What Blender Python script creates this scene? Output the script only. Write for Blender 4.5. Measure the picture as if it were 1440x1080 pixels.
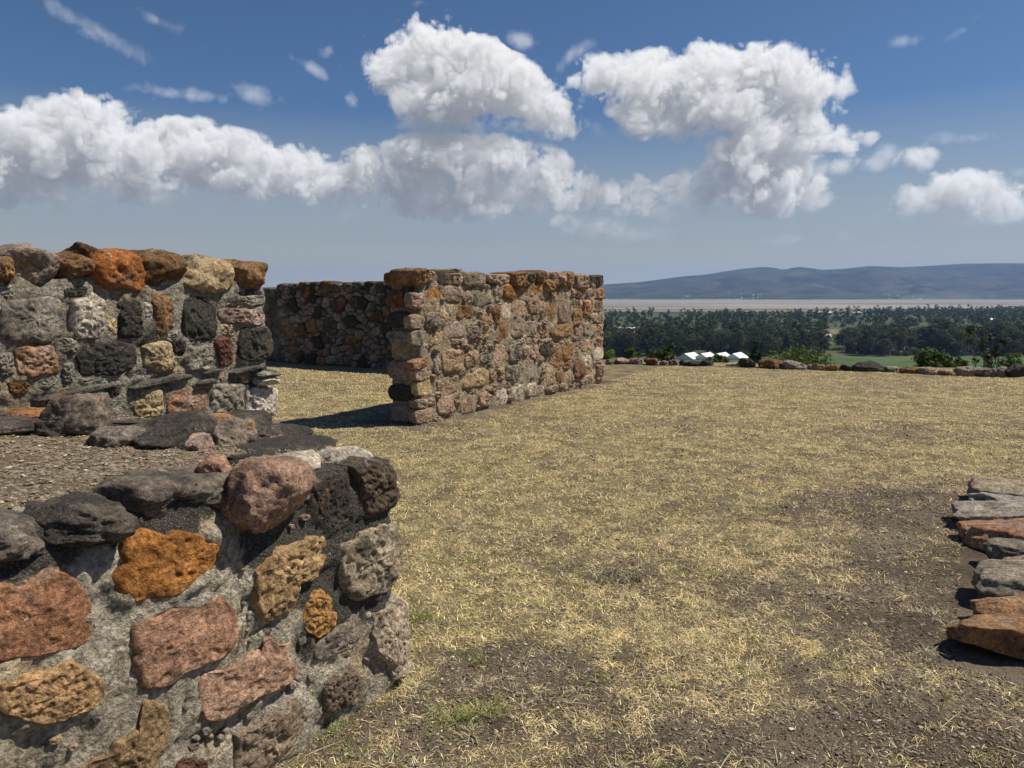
import bpy, bmesh, math, random
import numpy as np
from mathutils import Vector

R = math.radians
S = bpy.context.scene
for _o in list(bpy.data.objects):
    bpy.data.objects.remove(_o)
COL = S.collection

# ------------------------------------------------------------------ camera
cam = bpy.data.cameras.new('camera')
cam_ob = bpy.data.objects.new('camera', cam)
COL.objects.link(cam_ob)
cam.sensor_width = 36.0
cam.lens = 26.0
cam.clip_start = 0.05
cam.clip_end = 60000
cam_ob.location = (0, 0, 1.6)
cam_ob.rotation_euler = (R(90 - 7.0), 0, 0)
cam.dof.use_dof = True
cam.dof.focus_distance = 6.0
cam.dof.aperture_fstop = 16.0
S.camera = cam_ob

# ------------------------------------------------------------------ world, sun
SUN_AZ, SUN_EL = 84.0, 54.0          # degrees clockwise from +Y, above the horizon
S.view_settings.view_transform = 'Standard'
S.view_settings.look = 'None'
S.view_settings.gamma = 1.0
S.view_settings.exposure = 0.22
S.cycles.max_bounces = 6
S.cycles.diffuse_bounces = 2
S.cycles.volume_bounces = 0
S.cycles.use_denoising = True
S.cycles.denoising_input_passes = 'RGB_ALBEDO_NORMAL'
S.cycles.denoising_prefilter = 'ACCURATE'
S.cycles.transparent_max_bounces = 8

sun = bpy.data.lights.new('sun', 'SUN')
sun.energy = 5.0
sun.angle = R(0.53)
sun.color = (1.0, 0.91, 0.75)
sun_ob = bpy.data.objects.new('sun', sun)
COL.objects.link(sun_ob)
_sd = Vector((math.sin(R(SUN_AZ)) * math.cos(R(SUN_EL)), math.cos(R(SUN_AZ)) * math.cos(R(SUN_EL)), math.sin(R(SUN_EL))))
sun_ob.rotation_euler = _sd.to_track_quat('Z', 'Y').to_euler()
sun_ob.location = _sd * 50


class NT:
    """small helper to wire nodes"""
    def __init__(self, tree):
        self.t = tree

    def n(self, typ, ins=None, **props):
        nd = self.t.nodes.new(typ)
        for k, v in props.items():
            setattr(nd, k, v)
        for k, v in (ins or {}).items():
            self.set(nd.inputs[k], v)
        return nd

    def set(self, sock, v):
        if isinstance(v, bpy.types.NodeSocket):
            self.t.links.new(v, sock)
        else:
            sock.default_value = v

    def m(self, op, a, b=0.0, c=0.0, clamp=False):
        nd = self.t.nodes.new('ShaderNodeMath')
        nd.operation = op
        nd.use_clamp = clamp
        self.set(nd.inputs[0], a)
        self.set(nd.inputs[1], b)
        self.set(nd.inputs[2], c)
        return nd.outputs[0]

    def v(self, op, a, b=(0, 0, 0), out=0, scale=None):
        nd = self.t.nodes.new('ShaderNodeVectorMath')
        nd.operation = op
        self.set(nd.inputs[0], a)
        self.set(nd.inputs[1], b)
        if scale is not None:
            self.set(nd.inputs[3], scale)
        return nd.outputs[out]

    def ss(self, x, lo, hi, a=0.0, b=1.0, typ='SMOOTHSTEP'):
        nd = self.t.nodes.new('ShaderNodeMapRange')
        nd.interpolation_type = typ
        self.set(nd.inputs[0], x)
        self.set(nd.inputs[1], lo)
        self.set(nd.inputs[2], hi)
        self.set(nd.inputs[3], a)
        self.set(nd.inputs[4], b)
        return nd.outputs[0]

    def mix(self, f, a, b, blend='MIX'):
        nd = self.t.nodes.new('ShaderNodeMix')
        nd.data_type = 'RGBA'
        nd.blend_type = blend
        self.set(nd.inputs[0], f)
        self.set(nd.inputs[6], a)
        self.set(nd.inputs[7], b)
        return nd.outputs[2]

    def noise(self, vec, scale, detail=6.0, rough=0.55, dist=0.0, dim='3D', out=0, lac=2.0):
        nd = self.n('ShaderNodeTexNoise', {'Vector': vec, 'Scale': scale, 'Detail': detail, 'Roughness': rough,
                                           'Distortion': dist, 'Lacunarity': lac}, noise_dimensions=dim)
        return nd.outputs[out]

    def vor(self, vec, scale, feature='F1', out=0, detail=0.0, rough=0.5, rand=1.0, dim='3D'):
        nd = self.n('ShaderNodeTexVoronoi', {'Vector': vec, 'Scale': scale, 'Detail': detail, 'Roughness': rough,
                                             'Randomness': rand}, feature=feature, voronoi_dimensions=dim)
        return nd.outputs[out]


def c4(c):
    return (c[0], c[1], c[2], 1.0)


# cumulus masses by direction: azimuth, elevation, half width, half height (degrees), tilt
CLOUDS=[(-36.04,8.4,4.21,2.48,0),(-31.98,9.24,3.28,2.23,0),(-28.57,10.0,2.89,2.65,0),(-25.91,8.88,3.26,2.52,0),(-22.56,9.34,3.66,2.1,-5),(-19.56,8.81,3.82,2.01,-8),(-15.69,8.51,3.99,1.77,-8),(-12.16,8.14,3.08,1.6,0),(-21.52,7.03,3.27,0.87,-5),(-29.74,7.46,5.69,1.12,-4),(-35.45,7.01,4.29,1.26,0),(-10.59,9.19,2.07,1.69,0),(-7.19,9.77,3.16,1.9,0),(-3.74,9.83,2.93,1.81,0),(-0.54,9.85,2.68,1.81,-10),(2.41,8.68,2.94,1.83,-12),(5.9,7.51,2.92,1.23,-10),(-6.42,7.92,5.84,1.33,0),(0.0,7.3,5.92,1.14,0),(-11.71,5.77,3.22,0.56,-3),(7.53,4.8,4.78,0.73,-8),(-5.65,17.69,2.5,1.71,0),(-4.21,16.59,3.15,1.66,0),(-7.59,16.49,3.21,1.65,30),(-1.06,14.99,3.28,1.98,-10),(-4.23,14.24,4.74,2.09,0),(2.12,13.55,2.91,1.64,-15),(-6.36,12.51,3.15,0.87,0),(-1.6,12.33,4.79,0.78,0),(-9.67,15.49,0.92,1.85,25),(-8.96,12.68,1.14,0.38,0),(6.83,15.59,2.18,1.39,0),(10.45,14.99,3.57,1.95,0),(13.98,15.03,3.47,1.92,0),(17.4,15.01,3.36,1.8,0),(20.72,14.15,2.67,1.61,-10),(14.54,13.14,5.46,1.97,0),(10.25,12.87,3.08,1.72,-20),(11.05,11.39,1.13,0.68,0),(22.57,13.67,1.17,0.89,0),(19.0,10.75,3.8,1.6,6),(21.83,10.33,2.29,1.12,0),(16.39,9.46,2.7,1.75,0),(18.66,7.55,3.37,2.05,0),(15.7,8.02,2.73,1.48,0),(12.7,7.37,3.17,1.01,0),(21.09,6.33,1.87,0.68,0),(22.13,8.81,1.92,0.71,8),(10.37,7.69,1.25,0.71,0),(16.78,5.74,3.95,0.7,0),(9.07,7.2,2.62,1.22,0),(11.7,6.28,2.27,0.82,0),(-31.76,6.78,4.29,1.15,0),(-26.03,6.7,3.92,1.03,0),(-4.3,6.76,6.43,1.14,0),(28.61,5.96,2.07,1.01,0),(30.99,6.57,2.16,1.11,0),(33.36,5.67,2.25,1.22,0),(29.9,4.97,3.23,0.64,0),(31.89,4.87,3.49,0.54,0),(-27.65,16.18,2.4,0.45,-22),(-23.87,17.39,1.14,0.25,-20),(-18.5,13.66,1.43,0.5,-12),(-23.79,13.28,1.6,0.18,0),(-13.03,16.81,0.45,0.27,0),(-14.46,15.54,1.29,0.18,-25),(-12.26,15.59,0.5,0.27,0),(-11.66,13.52,0.66,0.61,20),(1.05,17.91,0.84,0.36,-10),(6.26,11.97,1.05,0.44,-45),(4.73,16.81,1.25,0.46,20),(28.01,8.98,1.08,0.67,0),(26.31,9.3,0.68,0.32,15),(25.4,8.69,0.57,0.37,0),(30.59,9.81,1.5,0.26,-3),(26.8,15.97,0.67,0.29,0),(29.66,16.05,0.63,0.2,25),(33.82,7.53,0.44,0.3,0),(-6.75,20.18,0.62,0.13,0),(19.78,3.66,4.31,0.35,2),(10.86,8.93,0.52,0.3,0),(8.0,8.25,0.84,0.51,0)]
VEILS = [(-28.18, 6.21, 12.74, 1.8, 0.75), (-6.45, 5.96, 9.8, 2.38, 0.75), (2.16, 5.99, 7.84, 1.91, 0.7), (-20.18, 5.38, 9.8, 1.27, 0.6), (17.24, 6.47, 5.88, 1.91, 0.6), (30.32, 4.73, 5.39, 1.17, 0.5), (8.6, 4.37, 6.86, 0.95, 0.5), (20.75, 3.39, 5.39, 0.42, 0.55), (-37.59, 6.0, 9.8, 2.12, 0.7)]


def make_clouds():
    """marches light and sight through a small density field: returns rgb and cover on an azimuth x elevation grid"""
    PX = 22.0
    AZ0, AZ1, EL0, EL1, ZD = -48.0, 48.0, 0.0, 25.0, 5.0
    W, H, Z = int((AZ1 - AZ0) * PX), int((EL1 - EL0) * PX), 22
    ax = (AZ0 + (np.arange(W) + .5) / PX).astype(np.float32)
    ay = (EL0 + (np.arange(H) + .5) / PX).astype(np.float32)
    az = np.linspace(-ZD, ZD, Z, dtype=np.float32)
    rng = np.random.default_rng(11)

    def lat(axis, freq, off):
        p = (axis - axis[0]) * freq + off
        i = np.floor(p).astype(np.int32)
        f = p - i
        return i, (f * f * f * (f * (f * 6 - 15) + 10)).astype(np.float32)

    def octave(freq, yf=1.0):
        ix, fx = lat(ax, freq, .3)
        iy, fy = lat(ay, freq * yf, .6)
        iz, fz = lat(az, freq, .1)
        g = rng.normal(0, 0.5, (iz[-1] + 2, iy[-1] + 2, ix[-1] + 2)).astype(np.float32)
        a = g[:, :, ix] + (g[:, :, ix + 1] - g[:, :, ix]) * fx
        a = a[:, iy] + (a[:, iy + 1] - a[:, iy]) * fy[None, :, None]
        return a[iz] + (a[iz + 1] - a[iz]) * fz[:, None, None]

    mass = np.full((Z, H, W), -3.0, np.float32)
    amp = np.full((Z, H, W), .3, np.float32)
    for (ca, ce, rx, ry, rot) in CLOUDS:
        rr = max(rx, ry) * 1.9
        i0, i1 = np.searchsorted(ax, [ca - rr - .5, ca + rr + .5])
        j0, j1 = np.searchsorted(ay, [ce - rr - .5, ce + rr + .5])
        if i1 <= i0 or j1 <= j0:
            continue
        dx = (ax[i0:i1] - ca)[None, None, :]
        dy = (ay[j0:j1] - ce)[None, :, None]
        dz = az[:, None, None]
        c, s = math.cos(R(rot)), math.sin(R(rot))
        u = (dx * c + dy * s) / rx
        v = (-dx * s + dy * c) / ry
        rz = min(max(min(rx, ry) * 1.25, .5), 3.6)
        ln = np.sqrt(u * u + v * v + (dz / rz) ** 2)
        rm = min(rx, ry, 2.3)
        sdf = ((1 - ln) * rm).astype(np.float32)
        o = mass[:, j0:j1, i0:i1]
        am = amp[:, j0:j1, i0:i1]
        am[...] = np.where(sdf > o, min(max(rm / 1.3, .42), 1.0), am)
        k = min(.3, rm * .3)
        h = np.clip(.5 + .5 * (sdf - o) / k, 0, 1)
        mass[:, j0:j1, i0:i1] = o * (1 - h) + sdf * h + k * h * (1 - h)
    n = np.zeros_like(mass)
    for f, a in ((.22, .85), (.5, .9), (1.05, .74), (2.1, .40), (4.3, .22), (7.9, .12)):
        o = octave(f)
        if .4 < f < 5:
            n += a * (np.abs(o) * 1.9 - .52)          # rounded lobes with creases between
            n += a * .45 * o
        else:
            n += a * o
    # bend the noise so that its lattice does not show
    def flat(fr):
        return octave(fr)[Z // 2]
    wx = flat(.35) * .45 + flat(1.3) * .05
    wy = flat(.38) * .45 + flat(1.4) * .05
    jx = np.clip(np.arange(W)[None, :] + wx * PX, 0, W - 1).astype(np.int32)
    jy = np.clip(np.arange(H)[:, None] + wy * PX, 0, H - 1).astype(np.int32)
    for k in range(Z):
        n[k] = np.roll(np.roll(n[k], int(k * 5), 1), int(k * 3), 0)[jy, jx]
    d = mass + n * amp * np.clip(.95 + .8 * mass, .22, 1.0) + .20 * amp
    del n
    dens = np.clip(d * 1.1, 0, 1) ** 1.25 * np.clip((amp - .40) * 2.2 + .16, .16, 1)
    del d, mass
    # lower, farther decks are thinner and softer below
    # light: from upper right; running sum of what lies towards the sun
    sx = .62
    tau = np.zeros((Z, H, W), np.float32)
    cur = np.zeros((Z, W), np.float32)
    keep = .986
    xs = np.arange(W) + sx
    i = np.clip(np.floor(xs).astype(int), 0, W - 1)
    i2 = np.clip(i + 1, 0, W - 1)
    f = (xs - np.floor(xs)).astype(np.float32)
    for y in range(H - 1, -1, -1):
        tau[:, y] = cur
        nx = cur + dens[:, y]
        cur = (nx[:, i] * (1 - f) + nx[:, i2] * f) * keep
    sg = 1.25 / PX
    dens *= .22 + .78 / (1 + (tau * sg * .42) ** 3)
    lit = .44 * np.exp(-tau * sg * 1.5) + .56 * np.exp(-tau * sg * .52)
    powder = 1 - .35 * np.exp(-dens * 3.0)
    rgb = np.zeros((H, W, 3), np.float32)
    tr = np.ones((H, W), np.float32)
    dz = az[1] - az[0]
    sunc = np.array([.86, .825, .775], np.float32)
    amb = np.array([.17, .19, .225], np.float32)
    for k in range(Z):
        a = 1 - np.exp(-dens[k] * dz * 2.6)
        wgt = tr * a
        L = (lit[k] * .86)[..., None] * sunc + amb * (.75 + .25 * lit[k])[..., None]
        rgb += wgt[..., None] * L
        tr *= 1 - a
    cover = 1 - tr
    rgb /= np.maximum(cover, 1e-4)[..., None]
    # thin grey veils hanging under the decks
    veil = np.zeros((H, W), np.float32)
    vn = .6 + .5 * octave(.25, 2.2)[3] + .3 * octave(.7, 2.0)[5] + .15 * octave(1.8, 1.6)[7]
    for ca, ce, rx, ry, a in VEILS:
        e = ((ax[None, :] - ca) / rx) ** 2 + ((ay[:, None] - ce) / ry) ** 2
        veil = np.maximum(veil, a * np.exp(-e * 1.3))
    veil = np.clip(veil * vn, 0, .8)
    vc = np.array([.30, .345, .395], np.float32)
    k = cover + (1 - cover) * veil
    rgb = (rgb * cover[..., None] + vc * ((1 - cover) * veil)[..., None]) / np.maximum(k, 1e-4)[..., None]
    cover = k
    return rgb, cover, (AZ0, AZ1, EL0, EL1)


def build_world():
    w = bpy.data.worlds.new('World')
    S.world = w
    w.use_nodes = True
    nt = w.node_tree
    nt.nodes.clear()
    t = NT(nt)
    out = nt.nodes.new('ShaderNodeOutputWorld')
    sky = t.n('ShaderNodeTexSky', sky_type='NISHITA', sun_disc=False)
    sky.sun_elevation = R(SUN_EL)
    sky.sun_rotation = R(SUN_AZ)
    sky.altitude = 1500
    sky.air_density = 1.0
    sky.dust_density = 1.0
    sky.ozone_density = 2.0
    STR = 0.055
    gen = nt.nodes.new('ShaderNodeTexCoord').outputs['Generated']
    sep = t.n('ShaderNodeSeparateXYZ', {0: gen})
    az = t.m('MULTIPLY', t.m('ARCTAN2', sep.outputs[0], sep.outputs[1]), 57.29578)
    el = t.m('MULTIPLY', t.m('ARCSINE', sep.outputs[2]), 57.29578)
    q = t.n('ShaderNodeCombineXYZ', {0: az, 1: el, 2: 0.0}).outputs[0]
    rgb, cover, (a0, a1, e0, e1) = make_clouds()
    H, W = cover.shape
    img = bpy.data.images.new('cloud_cover', W, H, alpha=True, float_buffer=True)
    img.colorspace_settings.name = 'Non-Color'
    img.alpha_mode = 'CHANNEL_PACKED'
    img.pixels.foreach_set(np.dstack([rgb, cover]).astype(np.float32).ravel())
    img.update()
    img.pack()
    uv = t.v('MULTIPLY', t.v('SUBTRACT', q, (a0, e0, 0)), (1 / (a1 - a0), 1 / (e1 - e0), 0))
    tex = t.n('ShaderNodeTexImage', {'Vector': uv}, image=img, interpolation='Cubic', extension='CLIP')
    ccol = tex.outputs[0]
    # towards the horizon the air takes the clouds
    alpha = t.m('MULTIPLY', tex.outputs[1], t.ss(el, 0.5, 7.0, 0.2, 1.0))
    skyc = t.mix(1.0, sky.outputs[0], c4((STR * .74, STR * .97, STR * 1.18)), 'MULTIPLY')
    hz = t.m('POWER', t.ss(el, 0.0, 13.0, 1.0, 0.0, 'LINEAR'), 0.95)
    # lower sky is a greyer blue
    skyc = t.mix(t.m('MULTIPLY', hz, 0.95), skyc, c4((0.43, 0.42, 0.33)))
    skyc = t.mix(t.ss(el, 4.5, -.5, 0, .8), skyc, c4((0.60, 0.54, 0.42)))
    col = t.mix(alpha, skyc, ccol)
    bg = t.n('ShaderNodeBackground', {'Color': col, 'Strength': 1.0})
    nt.links.new(bg.outputs[0], out.inputs[0])
    w.cycles.sampling_method = 'MANUAL'
    w.cycles.sample_map_resolution = 512


build_world()


# ------------------------------------------------------------------ numpy noise
def _hash(ix, iy, iz, seed):
    h = (ix.astype(np.uint32) * np.uint32(374761393) + iy.astype(np.uint32) * np.uint32(668265263)
         + iz.astype(np.uint32) * np.uint32(2246822519) + np.uint32((seed * 3266489917 + 12345) & 0xffffffff))
    h = (h ^ (h >> np.uint32(13))) * np.uint32(1274126177)
    h = (h ^ (h >> np.uint32(16))) * np.uint32(2654435761)
    return h ^ (h >> np.uint32(15))


def noise3(p, seed=0):
    p = np.asarray(p, float)
    i = np.floor(p).astype(np.int64)
    f = p - i
    u = f * f * f * (f * (f * 6 - 15) + 10)
    res = np.zeros(len(p))
    for dx in (0, 1):
        wx = u[:, 0] if dx else 1 - u[:, 0]
        for dy in (0, 1):
            wy = u[:, 1] if dy else 1 - u[:, 1]
            for dz in (0, 1):
                wz = u[:, 2] if dz else 1 - u[:, 2]
                h = _hash(i[:, 0] + dx, i[:, 1] + dy, i[:, 2] + dz, seed)
                gx = (h & 1023) / 511.5 - 1
                gy = ((h >> np.uint32(10)) & 1023) / 511.5 - 1
                gz = ((h >> np.uint32(20)) & 1023) / 511.5 - 1
                res += wx * wy * wz * (gx * (f[:, 0] - dx) + gy * (f[:, 1] - dy) + gz * (f[:, 2] - dz))
    return res


def fbm(p, oct=4, seed=0, rough=.5, lac=2.03):
    p = np.asarray(p, float)
    a, s = 1.0, np.zeros(len(p))
    for k in range(oct):
        s += a * noise3(p, seed + k * 17)
        p = p * lac + 7.3
        a *= rough
    return s


def fbm2(x, y, sc, oct=4, seed=0, rough=.5):
    return fbm(np.column_stack([np.ravel(x) * sc, np.ravel(y) * sc, np.full(np.size(x), .37 + seed)]), oct, seed, rough)


def sstep(x, a, b):
    t = np.clip((x - a) / (b - a), 0, 1)
    return t * t * (3 - 2 * t)


def lin(c):
    c = np.asarray(c, float) / 255
    return np.where(c < .04045, c / 12.92, ((c + .055) / 1.055) ** 2.4)


# ------------------------------------------------------------------ objects
def tag(o, label=None, cat=None, group=None, kind=None):
    if label:
        o['label'] = label
    if cat:
        o['category'] = cat
    if group:
        o['group'] = group
    if kind:
        o['kind'] = kind
    return o


def empty(name, loc=(0, 0, 0)):
    o = bpy.data.objects.new(name, None)
    COL.objects.link(o)
    o.location = loc
    o.empty_display_size = .2
    return o


def mesh_ob(name, verts, faces, mat, parent=None, loc=None, smooth=True, col=None):
    """one mesh object; verts in world metres, kept relative to loc"""
    me = bpy.data.meshes.new(name)
    v = np.asarray(verts, float)
    if loc is None:
        loc = (0, 0, 0)
    v = v - np.asarray(loc, float)
    me.from_pydata(v.tolist() if len(v) < 60000 else v, [], faces)
    if smooth:
        me.polygons.foreach_set('use_smooth', np.ones(len(me.polygons), bool))
    if mat is not None:
        me.materials.append(mat)
    me.update()
    o = bpy.data.objects.new(name, me)
    COL.objects.link(o)
    if parent is not None:
        o.parent = parent
        o.location = Vector(loc) - parent.location
    else:
        o.location = loc
    if col is not None:
        o.color = col
    return o


def fast_mesh(name, verts, loops, counts, mat, smooth=False):
    """big meshes straight from arrays: loops = vertex indices, counts = corners per face"""
    me = bpy.data.meshes.new(name)
    me.vertices.add(len(verts))
    me.vertices.foreach_set('co', np.asarray(verts, np.float32).ravel())
    me.loops.add(len(loops))
    me.loops.foreach_set('vertex_index', np.asarray(loops, np.int32))
    me.polygons.add(len(counts))
    st = np.concatenate([[0], np.cumsum(counts)[:-1]]).astype(np.int32)
    me.polygons.foreach_set('loop_start', st)
    me.polygons.foreach_set('use_smooth', np.full(len(counts), smooth, bool))
    me.update(calc_edges=True)
    me.validate()
    if mat is not None:
        me.materials.append(mat)
    o = bpy.data.objects.new(name, me)
    COL.objects.link(o)
    return o


def point_color(o, name, rgba):
    at = o.data.attributes.new(name, 'FLOAT_COLOR', 'POINT')
    at.data.foreach_set('color', np.asarray(rgba, np.float32).ravel())


def grid_faces(nx, ny, off=0):
    i = np.arange(nx - 1)[None, :] + np.arange(ny - 1)[:, None] * nx + off
    return np.stack([i, i + 1, i + nx + 1, i + nx], -1).reshape(-1, 4)


# ------------------------------------------------------------------ materials
def new_mat(name):
    m = bpy.data.materials.new(name)
    m.use_nodes = True
    m.node_tree.nodes.clear()
    t = NT(m.node_tree)
    out = m.node_tree.nodes.new('ShaderNodeOutputMaterial')
    return m, t, out


def finish(t, out, col, rough=.9, bump=None, strength=.5, dist=.01, spec=.25):
    b = t.n('ShaderNodeBsdfPrincipled', {'Base Color': col, 'Roughness': rough, 'Specular IOR Level': spec})
    if bump is not None:
        bp = t.n('ShaderNodeBump', {'Height': bump, 'Strength': strength, 'Distance': dist})
        t.t.links.new(bp.outputs[0], b.inputs['Normal'])
    t.t.links.new(b.outputs[0], out.inputs[0])
    return b


def mat_stone(name='rubble_stone', k=1.0):
    """weathered volcanic stone; object colour = tint, its alpha = how much black lichen and painted shade"""
    m, t, out = new_mat(name)
    oi = t.n('ShaderNodeObjectInfo')
    geo = t.n('ShaderNodeNewGeometry')
    off = t.m('MULTIPLY', oi.outputs['Random'], 37.0)
    p = t.v('ADD', geo.outputs['Position'], t.n('ShaderNodeCombineXYZ', {0: off, 1: off, 2: off}).outputs[0])
    base = oi.outputs['Color']
    lich_shade = oi.outputs['Alpha']
    n1 = t.noise(p, 9 * k, 8, .62)
    n2 = t.noise(p, 70 * k, 6, .65)
    n3 = t.noise(p, 4 * k, 5, .6)
    n4 = t.noise(p, 26 * k, 9, .72)
    col = t.mix(t.ss(n1, .28, .72), t.mix(1.0, base, c4((.62, .60, .58)), 'MULTIPLY'), t.mix(1.0, base, c4((1.28, 1.26, 1.22)), 'MULTIPLY'))
    # other hues of the same rock: greyer here, rustier there
    col = t.mix(t.ss(n3, .56, .70, 0, .5), col, c4((.30, .275, .245)))
    rust = t.noise(t.v('ADD', p, (11.3, 4.1, 0)), 6 * k, 5, .6)
    col = t.mix(t.ss(rust, .60, .72, 0, .5), col, c4((.36, .20, .075)))
    # grain
    g = t.ss(n2, .32, .66, .42, 1.50, 'LINEAR')
    col = t.mix(1.0, col, g, 'MULTIPLY')
    g2 = t.ss(n4, .30, .60, .50, 1.15)
    col = t.mix(1.0, col, g2, 'MULTIPLY')
    # pale lichen rings and crumbs of lime
    pale = t.noise(t.v('ADD', p, (3.1, 9.7, 2.2)), 15 * k, 7, .68)
    col = t.mix(t.ss(pale, .63, .70, 0, .7), col, c4((.52, .50, .44)))
    # black lichen, also the shade painted on the long wall
    bl = t.noise(t.v('ADD', p, (5.0, 1.0, 8.0)), 7 * k, 9, .7)
    bl = t.m('ADD', bl, t.m('MULTIPLY_ADD', lich_shade, .62, -.36))
    blf = t.m('MULTIPLY', t.ss(bl, .47, .66, 0, .95), t.ss(n2, .30, .52, .45, 1.0))
    spk = t.ss(t.noise(p, 130 * k, 3, .6), .45, .75, .0, 1.0)
    lc = t.mix(spk, c4((.028, .026, .024)), c4((.14, .13, .115)))
    col = t.mix(blf, col, lc)
    # pits
    vd = t.vor(p, 46 * k, rand=1.0)
    pit = t.ss(vd, .06, .26, 0, 1)
    pm = t.ss(t.noise(p, 13 * k, 3, .6), .54, .66)
    pit = t.m('MAXIMUM', pit, t.m('SUBTRACT', 1.0, pm))
    col = t.mix(t.m('MULTIPLY', t.m('SUBTRACT', 1.0, pit), .75), col, c4((.035, .028, .024)))
    h = t.m('ADD', t.m('MULTIPLY', n4, .62), t.m('MULTIPLY', n2, .62))
    h = t.m('ADD', h, t.m('MULTIPLY', pit, .55))
    h = t.m('ADD', h, t.m('MULTIPLY', t.noise(p, 190 * k, 4, .65), .34))
    finish(t, out, col, .92, h, 1.0, .021 / k)
    return m


def mat_mortar(name, k=1.0):
    m, t, out = new_mat(name)
    geo = t.n('ShaderNodeNewGeometry')
    p = geo.outputs['Position']
    oi = t.n('ShaderNodeObjectInfo')
    st = t.n('ShaderNodeVertexColor', layer_name='stain_shade').outputs[0]
    n1 = t.noise(p, 6 * k, 7, .62)
    n2 = t.noise(p, 60 * k, 7, .7)
    n3 = t.noise(p, 190 * k, 4, .6)
    col = t.mix(t.ss(n1, .32, .68), t.mix(1.0, oi.outputs['Color'], c4((.66, .64, .62)), 'MULTIPLY'), oi.outputs['Color'])
    col = t.mix(1.0, col, t.ss(n2, .30, .64, .42, 1.25), 'MULTIPLY')
    agg = t.n('ShaderNodeSeparateColor', {0: t.vor(p, 75 * k, out=1)}).outputs[0]
    col = t.mix(1.0, col, t.ss(agg, 0, 1, .78, 1.18, 'LINEAR'), 'MULTIPLY')
    warm = t.noise(t.v('ADD', p, (2.0, 7.0, 4.0)), 4 * k, 5, .6)
    col = t.mix(t.ss(warm, .5, .68, 0, .55), col, t.mix(1.0, col, c4((1.22, 1.02, .74)), 'MULTIPLY'))
    bl = t.noise(t.v('ADD', p, (5.0, 1.0, 8.0)), 9 * k, 9, .72)
    bl = t.m('ADD', bl, t.m('MULTIPLY_ADD', st, .62, -.33))
    blf = t.ss(bl, .44, .62, 0, .95)
    lc = t.mix(t.ss(n3, .42, .72), c4((.026, .025, .023)), c4((.17, .16, .145)))
    col = t.mix(blf, col, lc)
    h = t.m('ADD', n2, t.m('MULTIPLY', n3, .5))
    h = t.m('ADD', h, t.m('MULTIPLY', t.vor(p, 75 * k), .35))
    finish(t, out, col, .95, h, 1.0, .022 / k)
    return m


M_STONE = mat_stone()
M_STONE_FAR = mat_stone('rubble_stone_coarse', .55)
M_MORTAR = mat_mortar('lime_mortar')
M_MORTAR_FAR = mat_mortar('lime_mortar_coarse', .6)

# ------------------------------------------------------------------ rubble masonry
UX = np.array([.526, .8505, 0]); UX /= np.linalg.norm(UX)      # the building's long axis
NX = np.array([UX[1], -UX[0], 0])                              # normal of the sunlit faces
UP = np.array([0, 0, 1.0])
rng = np.random.default_rng(5)

TINT = {'o': (172, 96, 34), 'b': (128, 86, 50), 'g': (152, 142, 124), 'd': (92, 82, 70), 'p': (174, 146, 120),
        't': (182, 154, 112), 'w': (212, 196, 174), 'r': (122, 76, 60), 'y': (192, 166, 116), 'k': (176, 144, 126),
        'n': (150, 130, 114), 'q': (172, 118, 88), 'a': (150, 104, 66)}
LICH = {'g': .52, 'd': .78, 'b': .38, 'p': .34, 't': .30, 'w': .22, 'y': .26, 'k': .30, 'n': .42, 'o': .22, 'r': .30, 'q': .2, 'a': .25}


def tint(c, jit=.10, lich_shade=None, rg=rng):
    """an sRGB tone (or its code) as seen in sun -> object colour"""
    if isinstance(c, str):
        if lich_shade is None:
            lich_shade = LICH[c] + rg.uniform(-.1, .12)
        c = TINT[c]
    a = lin(c) * .95 / np.array([1.0, .95, .86])
    lum = a @ np.array([.25, .6, .15])
    a = lum + (a - lum) * .84
    a[1] *= 1 + .10 * np.clip((a[0] / a[1] - 1.35) / .6, 0, 1)
    a = a * (1 + rg.uniform(-jit, jit)) * (1 + rg.uniform(-jit, jit, 3) * .35)
    a = np.clip(a, .02, .8)
    return (a[0], a[1], a[2], .3 if lich_shade is None else float(np.clip(lich_shade, 0, 1)))


def resample(P, n, smooth=1):
    P = np.asarray(P, float)
    Q = np.vstack([P, P[:1]])
    s = np.concatenate([[0], np.cumsum(np.linalg.norm(np.diff(Q, axis=0), axis=1))])
    u = np.linspace(0, s[-1], n, endpoint=False)
    R_ = np.column_stack([np.interp(u, s, Q[:, 0]), np.interp(u, s, Q[:, 1])])
    for _ in range(smooth):
        R_ = .25 * np.roll(R_, 1, 0) + .5 * R_ + .25 * np.roll(R_, -1, 0)
    return R_


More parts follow.
